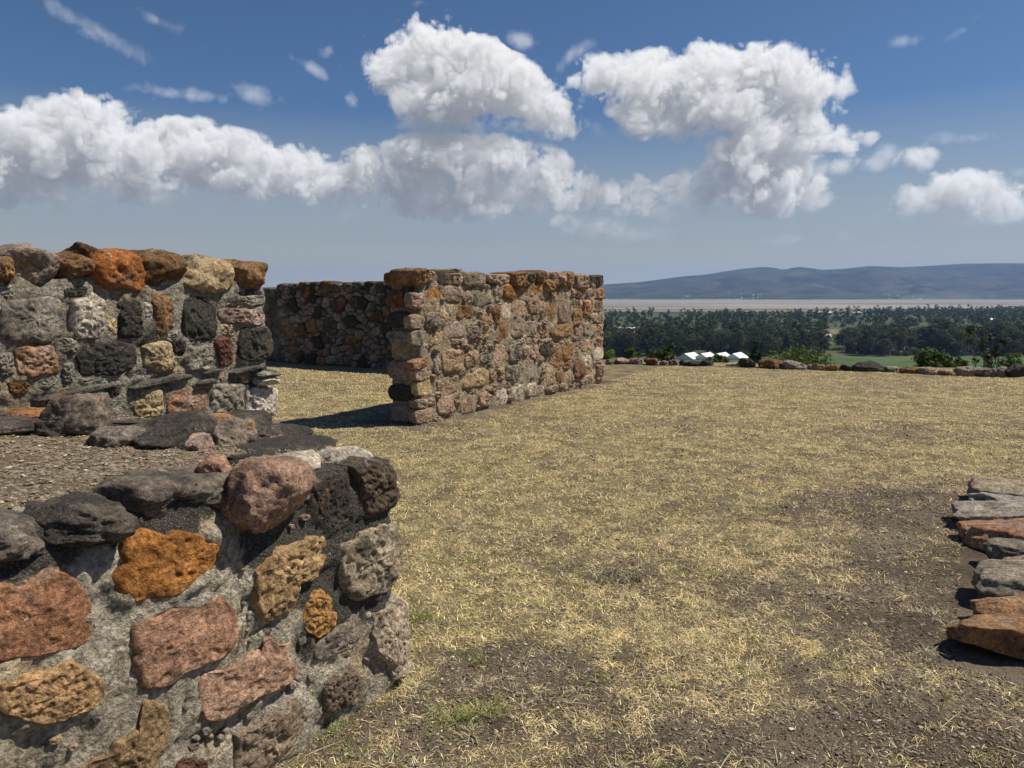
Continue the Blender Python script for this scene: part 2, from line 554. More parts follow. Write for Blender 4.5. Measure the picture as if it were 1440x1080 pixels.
def stone(name, P, frame, depth, parent, mat, col, na=56, nr=12, back=.06, seed=None, rough=1.0, flat=5.0, tilt=.35, facets=4, off=0.0, smooth=1):
    """one stone of a wall: outline P (metres in the wall's plane), bulging depth out of it"""
    global rng
    O, A, B, Nn = frame
    sd = int(rng.integers(1e6)) if seed is None else seed
    g = np.random.default_rng(sd)
    Q = resample(P, na, smooth)
    ar = .5 * np.sum(Q[:, 0] * np.roll(Q[:, 1], -1) - np.roll(Q[:, 0], -1) * Q[:, 1])
    if ar < 0:
        Q = Q[::-1]
        ar = -ar
    size = math.sqrt(ar)
    c = Q.mean(0)
    # chipped outline
    ang = np.column_stack([(Q - c) / size * 5, np.full(na, sd % 97)])
    Q = c + (Q - c) * (1 + .055 * rough * fbm(ang, 3, sd % 1000))[:, None]
    rr = np.concatenate([1 - (1 - np.linspace(1 / nr, 1, nr)) ** 1.75])
    V2 = (c + rr[:, None, None] * (Q - c)).reshape(-1, 2)
    r = np.repeat(rr, na)
    V2 = np.vstack([c[None], V2])
    r = np.concatenate([[0], r])
    z = depth * np.sqrt(np.clip(1 - r ** flat, 0, 1))
    d = (V2 - c) / size
    tl = g.normal(0, tilt, 2)
    zf = depth * (1 + .0 * r)
    for k in range(facets):
        th = g.uniform(0, 2 * math.pi)
        sl = g.uniform(.25, 1.0)
        hh = g.uniform(.72, 1.15)
        zf = np.minimum(zf, depth * (hh + .18) - sl * .55 * depth * ((d[:, 0] * math.cos(th) + d[:, 1] * math.sin(th)) * 2.0))
    z = np.minimum(z, np.maximum(zf, .12 * depth * (r < .995)))
    z = z + depth * .35 * (d @ tl) * (1 - r ** 6)
    P3 = np.column_stack([d * 2.2, np.full(len(d), sd % 53 * 1.7)])
    nz = fbm(P3, 5, sd % 911, .55)
    rid = 1 - np.abs(fbm(P3 * 1.7 + 3, 4, sd % 733, .55)) * 2.2
    inner = 1 - r ** 8
    z = z + depth * rough * (.20 * nz + .20 * (rid - .6) + .15 * fbm(P3 * 5.0 + 11, 4, sd % 419, .6)) * (.25 + .75 * inner)
    # sideways wobble so that faces are not a pure height field
    w = size * .03 * rough
    V2 = V2 + np.column_stack([fbm(P3 * 1.3 + 21, 3, sd % 601), fbm(P3 * 1.3 + 43, 3, sd % 607)]) * w * (r > 0)[:, None]
    # skirt going into the mortar
    last = V2[-na:]
    V2 = np.vstack([V2, c + (last - c) * 1.0, c + (last - c) * .93])
    z = np.concatenate([z, np.full(na, -back * .55), np.full(na, -back)]) + off
    X = O + V2[:, :1] * A + V2[:, 1:] * B + z[:, None] * Nn
    faces = [(0, 1 + i, 1 + (i + 1) % na) for i in range(na)]
    for k in range(nr - 1 + 2):
        a0, b0 = 1 + k * na, 1 + (k + 1) * na
        faces += [(a0 + i, b0 + i, b0 + (i + 1) % na, a0 + (i + 1) % na) for i in range(na)]
    faces.append(tuple(1 + (nr + 1) * na + i for i in range(na))[::-1])
    ctr = O + c[0] * A + c[1] * B
    if np.dot(np.cross(A, B), Nn) < 0:
        faces = [f[::-1] for f in faces]
    return mesh_ob(name, X, faces, mat, parent, ctr, True, col)


def packed(items, na=48, gap=.94, sq=(2.3, 4.2)):
    """items: centre a, centre h, width, height -> outlines that do not run into each other"""
    it = np.array([i[:4] for i in items], float)
    n = len(it)
    kk = rng.uniform(sq[0], sq[1], n)
    ro = rng.normal(0, .07, n)
    th = np.linspace(0, 2 * math.pi, na, endpoint=False)
    out = []

    def f(j, X, Y):
        c, s = math.cos(ro[j]), math.sin(ro[j])
        dx, dy = X - it[j, 0], Y - it[j, 1]
        u, v = dx * c + dy * s, -dx * s + dy * c
        return (np.abs(u / (it[j, 2] / 2)) ** kk[j] + np.abs(v / (it[j, 3] / 2)) ** kk[j]) ** (1 / kk[j])
    rad = np.linspace(.04, 1.0, 44)
    for i in range(n):
        wx, wy = it[i, 2] / 2 * 1.25, it[i, 3] / 2 * 1.25
        X = it[i, 0] + rad[:, None] * np.cos(th)[None] * wx
        Y = it[i, 1] + rad[:, None] * np.sin(th)[None] * wy
        fi = f(i, X, Y)
        ok = fi <= 1 + .10 * fbm(np.column_stack([np.cos(th) * 1.6, np.sin(th) * 1.6, np.full(na, i * 3.7)]), 3, i)[None]
        for j in range(n):
            if j != i and abs(it[i, 0] - it[j, 0]) < (it[i, 2] + it[j, 2]) * .6 and abs(it[i, 1] - it[j, 1]) < (it[i, 3] + it[j, 3]) * .6:
                ok &= fi < f(j, X, Y)
        ok = np.logical_and.accumulate(ok, 0)
        k = np.maximum(ok.sum(0) - 1, 2)
        rd = rad[k] * gap
        out.append(np.column_stack([it[i, 0] + rd * np.cos(th) * wx, it[i, 1] + rd * np.sin(th) * wy]))
    return out


def fillers(items, a0, a1, h0, h1, n, lo, hi, pal='gdpbnty'):
    """small wedging stones for the joints"""
    it = np.array([i[:4] for i in items], float)
    out = []
    for _ in range(n):
        a, h, w = rng.uniform(a0, a1), rng.uniform(h0, h1), rng.uniform(lo, hi)
        e = w * rng.uniform(.5, 1.0)
        f = ((np.abs(a - it[:, 0]) / (it[:, 2] / 2)) ** 3 + (np.abs(h - it[:, 1]) / (it[:, 3] / 2)) ** 3) ** (1 / 3)
        if f.min() < 1.06 or any((a - o[0]) ** 2 + (h - o[1]) ** 2 < (w * .8) ** 2 for o in out):
            continue
        out.append((a, h, w, e, pal[rng.integers(len(pal))]))
    return out


def core(name, frame, size, parent, mat, col, step, stain_shade, amp=.02, top=None, seed=3, lips=None, lip=(.018, .03), worn=.14):
    """the mortared body: a box of size (length, height, thickness) from frame, roughened; its front is in the plane"""
    O, A, B, Nn = frame
    L0, L1, H0, H1, T = size
    vs, fs = [], []
    off = 0

    def patch(f, n1, n2):
        nonlocal off
        a, b = np.meshgrid(np.linspace(0, 1, n1), np.linspace(0, 1, n2))
        vs.append(f(a.ravel(), b.ravel()))
        fs.append(grid_faces(n1, n2, off))
        off += n1 * n2
    nl, nh, nt = int((L1 - L0) / step) + 2, int((H1 - H0) / step) + 2, max(int(T / step / 2), 4)
    l = lambda a: L0 + (L1 - L0) * a
    h = lambda b: H0 + (H1 - H0) * b
    patch(lambda a, b: np.column_stack([l(a), h(b), 0 * a]), nl, nh)
    patch(lambda a, b: np.column_stack([l(a), h(b), 0 * a - T])[::1], max(nl // 3, 4), max(nh // 3, 4))
    patch(lambda a, b: np.column_stack([0 * a + L0, h(a), -T * b]), nh, nt)
    patch(lambda a, b: np.column_stack([0 * a + L1, h(a), -T * b]), nh, nt)
    patch(lambda a, b: np.column_stack([l(a), 0 * a + H1, -T * b]), nl, nt * 2)
    q = np.vstack(vs)
    if top is not None:
        q[:, 1] = np.where(q[:, 1] > H0 + .5 * (H1 - H0), H0 + (q[:, 1] - H0) * (top(q[:, 0], q[:, 2]) - H0) / (H1 - H0), q[:, 1])
    s = 7.0
    dv = np.column_stack([fbm(q * s + 5, 3, seed), fbm(q * s + 50, 3, seed + 5), fbm(q * s + 90, 4, seed + 9)]) * amp
    fine = fbm(q * 24 + 9, 4, seed + 2, .6) * amp * .55
    dv[:, 2] += fine
    if lips is not None:                       # the mortar was pressed up around each stone
        pts = np.vstack([o_[::2] for o_ in lips])
        fr = np.where((q[:, 2] > -.001))[0]
        for c0 in range(0, len(fr), 1500):
            ii = fr[c0:c0 + 1500]
            d2 = ((q[ii, None, :2] - pts[None]) ** 2).sum(-1).min(1)
            dv[ii, 2] += lip[0] * np.exp(-d2 / lip[1] ** 2) * (.75 + 1.0 * fbm(q[ii] * 9 + 33, 3, seed + 4))
    edge = np.minimum(np.minimum(q[:, 0] - L0, L1 - q[:, 0]), H1 - q[:, 1])
    q2 = q + dv
    # worn arrises
    rnd = np.clip(1 - edge / .09, 0, 1) ** 2
    mid = -T / 2
    q2[:, 2] += (mid - q2[:, 2]) * rnd * worn
    X = O + q2[:, :1] * A + q2[:, 1:2] * B + q2[:, 2:] * Nn
    faces = np.vstack(fs)
    o = fast_mesh(name, X - np.array(parent.location), faces.ravel(), np.full(len(faces), 4), mat, True)
    bm = bmesh.new()
    bm.from_mesh(o.data)
    bmesh.ops.remove_doubles(bm, verts=bm.verts, dist=.0005)
    bmesh.ops.recalc_face_normals(bm, faces=bm.faces)
    bm.to_mesh(o.data)
    bm.free()
    n = len(o.data.vertices)
    co = np.empty(n * 3, np.float32)
    o.data.vertices.foreach_get('co', co)
    W = co.reshape(-1, 3) + np.array(parent.location)
    s_ = np.clip(stain_shade((W - O) @ A, (W - O) @ B), 0, 1)
    point_color(o, 'stain_shade', np.column_stack([s_, s_, s_, np.ones(n)]))
    o.parent = parent
    o.color = col
    return o


_ico = None


def boulder(name, loc, dims, col, mat, parent=None, rot=(0, 0, 0), seed=0, sub=4, cuts=9, rough=1.0, power=3.2):
    """a loose stone: rounded block with broken faces"""
    bm = bmesh.new()
    bmesh.ops.create_icosphere(bm, subdivisions=sub, radius=1)
    V = np.array([v.co[:] for v in bm.verts])
    F = [tuple(v.index for v in f.verts) for f in bm.faces]
    bm.free()
    g = np.random.default_rng(seed)
    V = V / (np.sum(np.abs(V) ** power, 1) ** (1 / power))[:, None]
    for k in range(cuts):
        d = g.normal(0, 1, 3)
        d /= np.linalg.norm(d)
        h = g.uniform(.72, 1.02)
        ex = V @ d - h
        V = V - np.outer(np.maximum(ex, 0) * .92, d)
    n = V / np.linalg.norm(V, axis=1)[:, None]
    V = V + n * (rough * (.13 * fbm(V * 1.6 + seed % 31, 5, seed % 977, .55) + .05 * (1 - 2 * np.abs(fbm(V * 3.1 + 9, 3, seed % 577)))))[:, None]
    V = V * np.array(dims) / 2
    from mathutils import Euler
    Mx = np.array(Euler(rot).to_matrix())
    V = V @ Mx.T + np.array(loc)
    return mesh_ob(name, V, F, mat, parent, loc, True, col)


# ------------------------------------------------------------------ stone tables (metres along the wall, height; widths)
F_OUT={'ochre':[(1.101,0.95),(1.155,0.957),(1.21,0.919),(1.235,0.931),(1.316,0.895),(1.383,0.869),(1.421,0.822),(1.43,0.787),(1.405,0.757),(1.376,0.741),(1.319,0.745),(1.26,0.743),(1.227,0.731),(1.168,0.744),(1.083,0.761),(1.059,0.8),(1.044,0.837),(1.052,0.856),(1.084,0.877),(1.076,0.898)],'redbrown':[(0.706,0.958),(0.79,0.92),(0.831,0.902),(0.845,0.914),(0.873,0.926),(0.897,0.929),(0.938,0.905),(0.962,0.869),(0.98,0.83),(0.995,0.797),(0.994,0.712),(0.971,0.699),(0.948,0.696),(0.905,0.71),(0.884,0.704),(0.825,0.715),(0.775,0.73),(0.691,0.777)],'center':[(1.083,0.681),(1.09,0.697),(1.13,0.708),(1.152,0.693),(1.196,0.704),(1.277,0.684),(1.342,0.68),(1.378,0.686),(1.404,0.651),(1.428,0.605),(1.429,0.534),(1.419,0.505),(1.361,0.486),(1.292,0.491),(1.22,0.495),(1.201,0.482),(1.156,0.483),(1.104,0.498),(1.089,0.526),(1.091,0.556),(1.078,0.597),(1.085,0.617),(1.077,0.649)],'tanlow':[(0.75,0.699),(0.772,0.694),(0.82,0.684),(0.873,0.673),(0.892,0.68),(0.922,0.686),(0.945,0.656),(0.977,0.626),(1.008,0.584),(1.007,0.54),(0.996,0.518),(0.959,0.518),(0.935,0.52),(0.891,0.525),(0.845,0.538),(0.811,0.563),(0.766,0.607),(0.745,0.63)],'pinklong':[(1.273,0.448),(1.283,0.459),(1.296,0.467),(1.372,0.444),(1.438,0.445),(1.473,0.448),(1.53,0.444),(1.523,0.476),(1.552,0.484),(1.582,0.439),(1.636,0.429),(1.625,0.383),(1.666,0.311),(1.655,0.294),(1.62,0.285),(1.545,0.285),(1.482,0.296),(1.406,0.297),(1.34,0.281),(1.32,0.285),(1.287,0.323),(1.266,0.374)],'bottomtan':[(1.107,0.479),(1.144,0.461),(1.18,0.431),(1.188,0.391),(1.185,0.344),(1.177,0.312),(1.15,0.278),(1.113,0.24),(1.001,0.286),(0.913,0.359),(0.945,0.376),(1.007,0.363),(1.024,0.395),(1.065,0.402),(1.098,0.408),(1.096,0.438)],'bottomred':[(1.195,0.237),(1.229,0.235),(1.269,0.215),(1.304,0.181),(1.305,0.126),(1.251,0.124),(1.185,0.186)],'bottomgrey':[(1.398,0.21),(1.455,0.206),(1.527,0.219),(1.582,0.198),(1.626,0.217),(1.661,0.208),(1.677,0.15),(1.709,0.123),(1.7,0.077),(1.637,0.044),(1.533,0.038),(1.468,0.03),(1.4,0.046),(1.37,0.088),(1.39,0.154)],'cornerlump':[(1.764,0.218),(1.812,0.225),(1.881,0.233),(1.921,0.206),(1.961,0.157),(2.01,0.087),(1.949,0.05),(1.806,0.076),(1.769,0.103)],'greytaper':[(1.735,0.343),(1.77,0.373),(1.858,0.389),(1.91,0.415),(1.982,0.411),(1.996,0.382),(1.991,0.328),(1.954,0.28),(1.861,0.288),(1.767,0.294),(1.734,0.314)],'cornerbase':[(2.036,0.373),(2.126,0.38),(2.187,0.397),(2.233,0.334),(2.239,0.203),(2.253,0.057),(2.211,0.026),(2.128,0.046),(2.114,0.129),(2.05,0.207),(2.021,0.292)],'smallorange':[(1.695,0.526),(1.742,0.574),(1.785,0.559),(1.824,0.515),(1.85,0.444),(1.848,0.401),(1.809,0.387),(1.761,0.383),(1.706,0.429),(1.689,0.477)],'tanmid':[(1.485,0.671),(1.488,0.729),(1.545,0.742),(1.569,0.768),(1.628,0.765),(1.677,0.763),(1.741,0.767),(1.813,0.747),(1.814,0.689),(1.782,0.654),(1.744,0.615),(1.689,0.613),(1.662,0.574),(1.632,0.535),(1.543,0.534),(1.488,0.577)],'lichenright':[(1.858,0.644),(1.878,0.704),(1.95,0.691),(1.982,0.721),(2.091,0.713),(2.182,0.689),(2.21,0.616),(2.204,0.535),(2.175,0.455),(2.115,0.425),(2.007,0.45),(1.912,0.467),(1.871,0.521)],'cornertop':[(1.95,0.97),(2.025,0.985),(2.132,0.956),(2.176,0.916),(2.211,0.789),(2.184,0.755),(2.093,0.753),(2.006,0.75),(1.997,0.824),(1.987,0.878)],'darkmid':[(1.74,0.965),(1.796,0.973),(1.931,0.953),(1.935,0.861),(1.942,0.754),(1.879,0.741),(1.835,0.783),(1.789,0.803),(1.771,0.859)],'pinkboulder':[(1.405,1.049),(1.472,1.08),(1.515,1.081),(1.569,1.054),(1.581,1.011),(1.638,0.98),(1.705,0.958),(1.725,0.911),(1.716,0.858),(1.656,0.836),(1.559,0.853),(1.496,0.875),(1.469,0.928),(1.469,0.985),(1.445,1.022)],'cop1':[(0.886,0.991),(0.935,1.017),(0.99,1.019),(1.052,1.034),(1.08,1.05),(1.08,1.017),(1.059,0.968),(1.034,0.942),(0.969,0.946),(0.918,0.962)],'cop2':[(0.742,1.064),(0.8,1.06),(0.843,1.058),(0.886,1.036),(0.887,1.007),(0.86,0.984),(0.815,0.979),(0.736,0.986)],'cop3':[(1.086,1.058),(1.115,1.067),(1.176,1.065),(1.228,1.037),(1.232,0.988),(1.248,0.961),(1.216,0.94),(1.134,0.959),(1.104,0.989),(1.084,1.022)],'cop4':[(1.241,1.038),(1.325,1.044),(1.424,1.022),(1.467,0.986),(1.457,0.958),(1.408,0.955),(1.32,0.964),(1.256,0.978),(1.232,1.0)]}
L_ST=[(1.379,1.685,0.074,0.095,'a'),(1.506,1.685,0.209,0.168,'n'),(1.664,1.705,0.103,0.119,'a'),(1.829,1.676,0.234,0.167,'o'),(2.03,1.689,0.23,0.149,'b'),(2.274,1.671,0.26,0.163,'t'),(2.512,1.675,0.188,0.148,'a'),(1.465,1.498,0.234,0.19,'g'),(1.678,1.508,0.136,0.186,'w'),(1.774,1.472,0.054,0.108,'y'),(1.858,1.486,0.106,0.162,'d'),(1.94,1.506,0.055,0.113,'w'),(2.011,1.508,0.101,0.186,'a'),(2.196,1.476,0.179,0.213,'d'),(2.444,1.484,0.266,0.083,'k'),(2.448,1.562,0.271,0.059,'g'),(2.508,1.347,0.22,0.176,'d'),(2.322,1.319,0.088,0.14,'r'),(1.359,1.33,0.057,0.093,'g'),(1.472,1.333,0.154,0.135,'q'),(1.586,1.279,0.049,0.08,'g'),(1.751,1.323,0.244,0.138,'d'),(1.981,1.315,0.152,0.137,'t'),(2.186,1.295,0.174,0.117,'g'),(2.085,1.353,0.07,0.082,'d'),(1.397,1.251,0.072,0.068,'b'),(1.498,1.252,0.088,0.055,'g'),(1.916,1.116,0.134,0.128,'y'),(2.112,1.097,0.209,0.139,'q'),(2.328,1.084,0.198,0.151,'g'),(2.529,1.039,0.205,0.149,'w'),(1.767,1.182,0.077,0.059,'d'),(1.756,1.124,0.161,0.051,'g'),(1.4,1.605,0.122,0.052,'g'),(1.587,1.391,0.084,0.064,'g'),(2.356,1.423,0.102,0.058,'t'),(2.058,1.409,0.059,0.054,'w'),(1.671,1.234,0.137,0.041,'g'),(1.879,1.253,0.144,0.043,'g'),(1.641,1.605,0.094,0.048,'d'),(2.473,1.606,0.202,0.039,'d')]
L_SL=[(1.608,1.209,0.32,0.034,'s'),(1.979,1.217,0.304,0.041,'s'),(2.2,1.19,0.106,0.032,'s'),(2.245,1.233,0.119,0.019,'s'),(2.446,1.226,0.191,0.026,'s'),(2.56,1.19,0.151,0.025,'g'),(2.565,1.154,0.151,0.035,'w')]
M_ST=[(6.991,1.797,0.224,0.205,'b'),(7.219,1.82,0.109,0.095,'k'),(7.475,1.791,0.277,0.176,'d'),(7.707,1.79,0.221,0.159,'d'),(8.101,1.787,0.601,0.186,'g'),(8.569,1.8,0.296,0.118,'r'),(7.726,1.886,0.239,0.05,'b'),(7.263,1.591,0.299,0.173,'o'),(6.955,1.516,0.253,0.187,'k'),(7.228,1.442,0.266,0.135,'n'),(7.657,1.591,0.439,0.209,'n'),(7.991,1.549,0.126,0.185,'t'),(8.358,1.548,0.535,0.233,'g'),(6.919,1.264,0.207,0.169,'t'),(7.225,1.273,0.282,0.193,'g'),(7.533,1.353,0.298,0.208,'y'),(7.912,1.355,0.39,0.185,'b'),(7.908,1.232,0.266,0.093,'k'),(8.429,1.258,0.33,0.172,'t'),(6.99,1.062,0.331,0.19,'g'),(7.316,1.046,0.32,0.176,'y'),(7.683,1.128,0.444,0.222,'g'),(8.106,1.089,0.313,0.168,'n'),(8.466,1.063,0.333,0.119,'b'),(7.767,0.982,0.452,0.072,'y'),(8.258,0.944,0.568,0.075,'g'),(6.998,0.756,0.348,0.125,'q'),(7.024,0.629,0.259,0.164,'g'),(7.291,0.722,0.16,0.286,'g'),(7.609,0.737,0.457,0.304,'t'),(8.029,0.736,0.328,0.231,'t'),(8.426,0.75,0.39,0.196,'g'),(7.098,0.447,0.356,0.195,'y'),(7.334,0.461,0.162,0.169,'y'),(7.619,0.421,0.375,0.194,'p'),(8.141,0.451,0.597,0.235,'y'),(8.621,0.47,0.303,0.189,'p'),(7.0,0.263,0.198,0.107,'d'),(7.202,0.277,0.19,0.089,'r'),(7.479,0.182,0.367,0.244,'p'),(7.967,0.15,0.364,0.276,'n'),(8.342,0.158,0.31,0.219,'p'),(8.499,0.272,0.219,0.088,'t'),(7.044,0.111,0.339,0.176,'p'),(7.31,0.033,0.194,0.09,'p'),(8.062,0.299,0.443,0.085,'t'),(7.7,0.257,0.225,0.062,'g'),(8.893,1.8,0.291,0.121,'g'),(9.24,1.782,0.55,0.249,'b'),(9.529,1.833,0.414,0.139,'d'),(9.881,1.851,0.267,0.19,'r'),(10.09,1.873,0.15,0.097,'y'),(10.467,1.837,0.502,0.199,'k'),(10.789,1.83,0.332,0.229,'a'),(11.249,1.785,0.443,0.263,'n'),(11.579,1.816,0.339,0.174,'d'),(11.928,1.821,0.484,0.178,'d'),(8.667,1.601,0.261,0.239,'g'),(8.999,1.623,0.361,0.246,'o'),(9.438,1.635,0.341,0.185,'a'),(9.823,1.66,0.289,0.155,'o'),(10.13,1.71,0.277,0.207,'a'),(10.415,1.638,0.316,0.137,'r'),(10.738,1.639,0.358,0.127,'k'),(11.077,1.601,0.346,0.143,'p'),(11.647,1.614,0.405,0.149,'n'),(12.031,1.587,0.311,0.194,'o'),(8.924,1.356,0.315,0.257,'w'),(8.635,1.318,0.241,0.24,'a'),(9.326,1.371,0.336,0.253,'p'),(9.694,1.412,0.355,0.261,'p'),(10.032,1.492,0.224,0.158,'p'),(9.959,1.323,0.148,0.194,'y'),(10.238,1.305,0.334,0.346,'a'),(10.691,1.308,0.466,0.37,'n'),(11.153,1.43,0.321,0.131,'t'),(11.129,1.207,0.321,0.29,'a'),(11.5,1.332,0.307,0.297,'q'),(11.714,1.424,0.221,0.205,'t'),(11.972,1.379,0.293,0.208,'n'),(12.077,1.182,0.232,0.155,'p'),(11.817,1.175,0.224,0.166,'t'),(8.829,1.068,0.312,0.257,'b'),(9.238,1.085,0.377,0.265,'n'),(9.625,1.082,0.353,0.237,'g'),(10.025,1.017,0.3,0.184,'q'),(10.594,0.993,0.76,0.204,'a'),(11.18,0.914,0.265,0.253,'n'),(11.509,0.993,0.339,0.258,'g'),(11.938,0.976,0.456,0.168,'t'),(12.042,0.761,0.298,0.212,'p'),(11.551,0.705,0.528,0.206,'k'),(9.327,0.908,0.383,0.082,'g'),(9.649,0.89,0.284,0.096,'t'),(10.17,0.862,0.537,0.074,'g'),(10.56,0.835,0.271,0.077,'g'),(8.727,0.762,0.431,0.256,'p'),(9.138,0.734,0.329,0.253,'g'),(9.44,0.748,0.207,0.165,'q'),(9.698,0.719,0.263,0.229,'p'),(10.041,0.733,0.327,0.234,'d'),(10.415,0.767,0.318,0.101,'o'),(10.799,0.652,0.365,0.3,'a'),(11.158,0.595,0.265,0.214,'p'),(12.042,0.761,0.298,0.184,'p'),(10.432,0.556,0.373,0.293,'a'),(10.817,0.436,0.366,0.131,'a'),(11.97,0.525,0.493,0.255,'w'),(11.572,0.429,0.375,0.207,'w'),(11.225,0.321,0.388,0.311,'r'),(11.686,0.267,0.381,0.14,'p'),(12.077,0.233,0.367,0.229,'p'),(8.703,0.473,0.328,0.213,'y'),(9.064,0.44,0.456,0.265,'g'),(9.585,0.428,0.542,0.264,'g'),(10.2,0.31,0.414,0.34,'p'),(10.516,0.254,0.271,0.219,'a'),(10.82,0.212,0.254,0.237,'t'),(11.66,0.131,0.475,0.112,'p'),(8.661,0.321,0.265,0.134,'y'),(8.785,0.138,0.334,0.238,'w'),(9.239,0.143,0.381,0.235,'w'),(9.654,0.143,0.31,0.194,'w'),(9.921,0.126,0.199,0.136,'g'),(10.281,0.087,0.419,0.102,'p'),(10.656,0.098,0.332,0.078,'p'),(8.953,0.313,0.214,0.126,'g')]
M_END=[(-6.041,1.782,0.252,0.172,'b'),(-5.841,1.809,0.197,0.188,'d'),(-5.985,1.534,0.301,0.239,'r'),(-5.795,1.648,0.159,0.151,'d'),(-5.954,1.284,0.389,0.202,'d'),(-5.947,1.072,0.427,0.165,'g'),(-5.944,0.654,0.404,0.255,'n'),(-5.938,0.379,0.418,0.217,'d'),(-5.919,0.114,0.381,0.228,'n')]

RZ = math.atan2(UX[1], UX[0])
CF, CL, CM, UM, UW = -1.91, -3.1, -5.63, 6.98, 11.85


def terrace_z(u, n):
    return .955 + .062 * (2.3 - u) + (-1.95 - n) * np.clip(.10 - .085 * (u - 1.35), 0, .12)


def P_un(u, n, z=0.0):
    return u * UX + n * NX + z * UP


def courses(a0, a1, h0, h1, ch=.2, cw=.26, pal='gdbpnta'):
    it, h = [], h0
    while h < h1 - ch * .3:
        hh = ch * rng.uniform(.75, 1.25)
        a = a0 - rng.uniform(0, .1)
        while a < a1:
            w = cw * rng.uniform(.55, 1.45)
            it.append((a + w / 2, h + hh / 2 + rng.normal(0, .02), w * .98, hh * rng.uniform(.85, 1.08), pal[rng.integers(len(pal))]))
            a += w
        h += hh
    return it


# ---- foreground wall: the faced end of a gravel-topped terrace
fw = empty('rubble_wall', tuple(P_un(1.0, CF - .6)))
tag(fw, 'low foreground rubble wall with big ochre and pink stones in pale mortar, gravel on its top', 'wall')
FR_F = (CF * NX, UX, UP, NX)


def stain_f(a, h):
    n = fbm2(a, h, 5, 3, 4)
    s = sstep(a + .35 * n, 1.38, 1.72) * sstep(h, .18, .45)
    s = np.maximum(s, sstep(h + .12 * n, .84, 1.0) * .95)
    s = np.maximum(s, .34 + .3 * n)
    return s


FS = {  # tone, lichen, depth, roughness
    'ochre': ((186, 112, 38), .16, 0.032, 1.0), 'redbrown': ((172, 112, 80), .20, 0.032, .9), 'center': ((176, 124, 98), .16, 0.043, .9),
    'tanlow': ((196, 146, 98), .20, 0.043, 1.0), 'pinklong': ((190, 144, 116), .2, 0.043, 1.0), 'bottomtan': ((160, 126, 84), .34, 0.032, 1.0),
    'bottomred': ((112, 70, 58), .3, 0.022, 1.0), 'bottomgrey': ((150, 128, 102), .42, 0.043, 1.2), 'cornerlump': ((128, 108, 86), .5, 0.040, 1.5),
    'greytaper': ((136, 120, 104), .46, 0.032, 1.0), 'cornerbase': ((190, 168, 138), .26, 0.050, 1.2), 'smallorange': ((196, 134, 66), .26, 0.036, 1.1),
    'tanmid': ((188, 148, 98), .44, 0.047, 1.5), 'lichenright': ((178, 158, 126), .58, 0.050, 1.4), 'cornertop': ((110, 92, 72), .66, 0.050, 1.2),
    'darkmid': ((84, 72, 62), .74, 0.029, 1.2)}
extra = [i for i in courses(-1.2, .5, .02, .98, .21, .28) if i[0] + i[2] / 2 < .60]
ex_out = packed(extra)
core('mortar', FR_F, (-1.3, 2.185, -.06, .93, 1.36), fw, M_MORTAR, (.54, .49, .395, 1), .013, stain_f, .024,
     lambda a, z: terrace_z(a, CF + z) - .012, 3, [resample(F_OUT[k], 80) for k in FS] + ex_out, (.022, .030), .03)
for k, (tc, li, dp, ro) in FS.items():
    top = k == 'cornertop'
    stone('stone', F_OUT[k], FR_F, dp, fw, M_STONE, tint(tc, .03, li), 110, 30, .26 if top else .08,
          None, ro, 13.0 if not top else 6.0, .32, 5, -.004)
for it, o in zip(extra, ex_out):
    stone('stone', o, FR_F, .05, fw, M_STONE, tint(it[4]), 30, 7)
# chips pressed into the joints
chips = fillers([(float(np.mean(np.array(F_OUT[k])[:, 0])), float(np.mean(np.array(F_OUT[k])[:, 1])), float(np.ptp(np.array(F_OUT[k])[:, 0])), float(np.ptp(np.array(F_OUT[k])[:, 1])), 'g') for k in FS],
                .72, 2.1, .1, .93, 240, .014, .042, 'gntygp')
for it, o in zip(chips, packed(chips, 24, .98)):
    stone('chip', o, FR_F, .009, fw, M_STONE, tint(it[4], .1, .3), 24, 6, .03, None, 1.6, 7, .3, 3, .008)
# the coping: a thin course of dark flat stones along the rim, bedded into the gravel
for (u, n, z, dx, dy, dz, tc, li, rz) in [
        (0.82, -2.035, 1.018, 0.18, 0.32, 0.115, (124, 112, 100), .60, .05), (1, -2.015, 0.996, 0.24, 0.34, 0.125, (100, 88, 76), .66, -.04),
        (1.175, -2.035, 1.003, 0.19, 0.28, 0.135, (122, 108, 94), .58, .06), (1.36, -2.055, 0.991, 0.26, 0.28, 0.115, (120, 108, 92), .58, .02),
        (0.62, -2.035, 1.023, 0.26, 0.3, 0.125, (110, 98, 86), .6, 0), (0.36, -2.035, 1.043, 0.28, 0.3, 0.125, (120, 104, 90), .6, .1),
        (0.06, -2.035, 1.053, 0.3, 0.3, 0.125, (104, 92, 80), .6, 0), (-0.28, -2.035, 1.073, 0.34, 0.3, 0.125, (120, 104, 90), .6, .1)]:
    boulder('coping_stone', P_un(u, n, z), (dx * 1.06, dy, dz), tint(tc, .03, li), M_STONE, fw, (rng.normal(0, .05), .06, RZ + rz), int(rng.integers(1e5)), 5, 11, 1.25, 5.0)
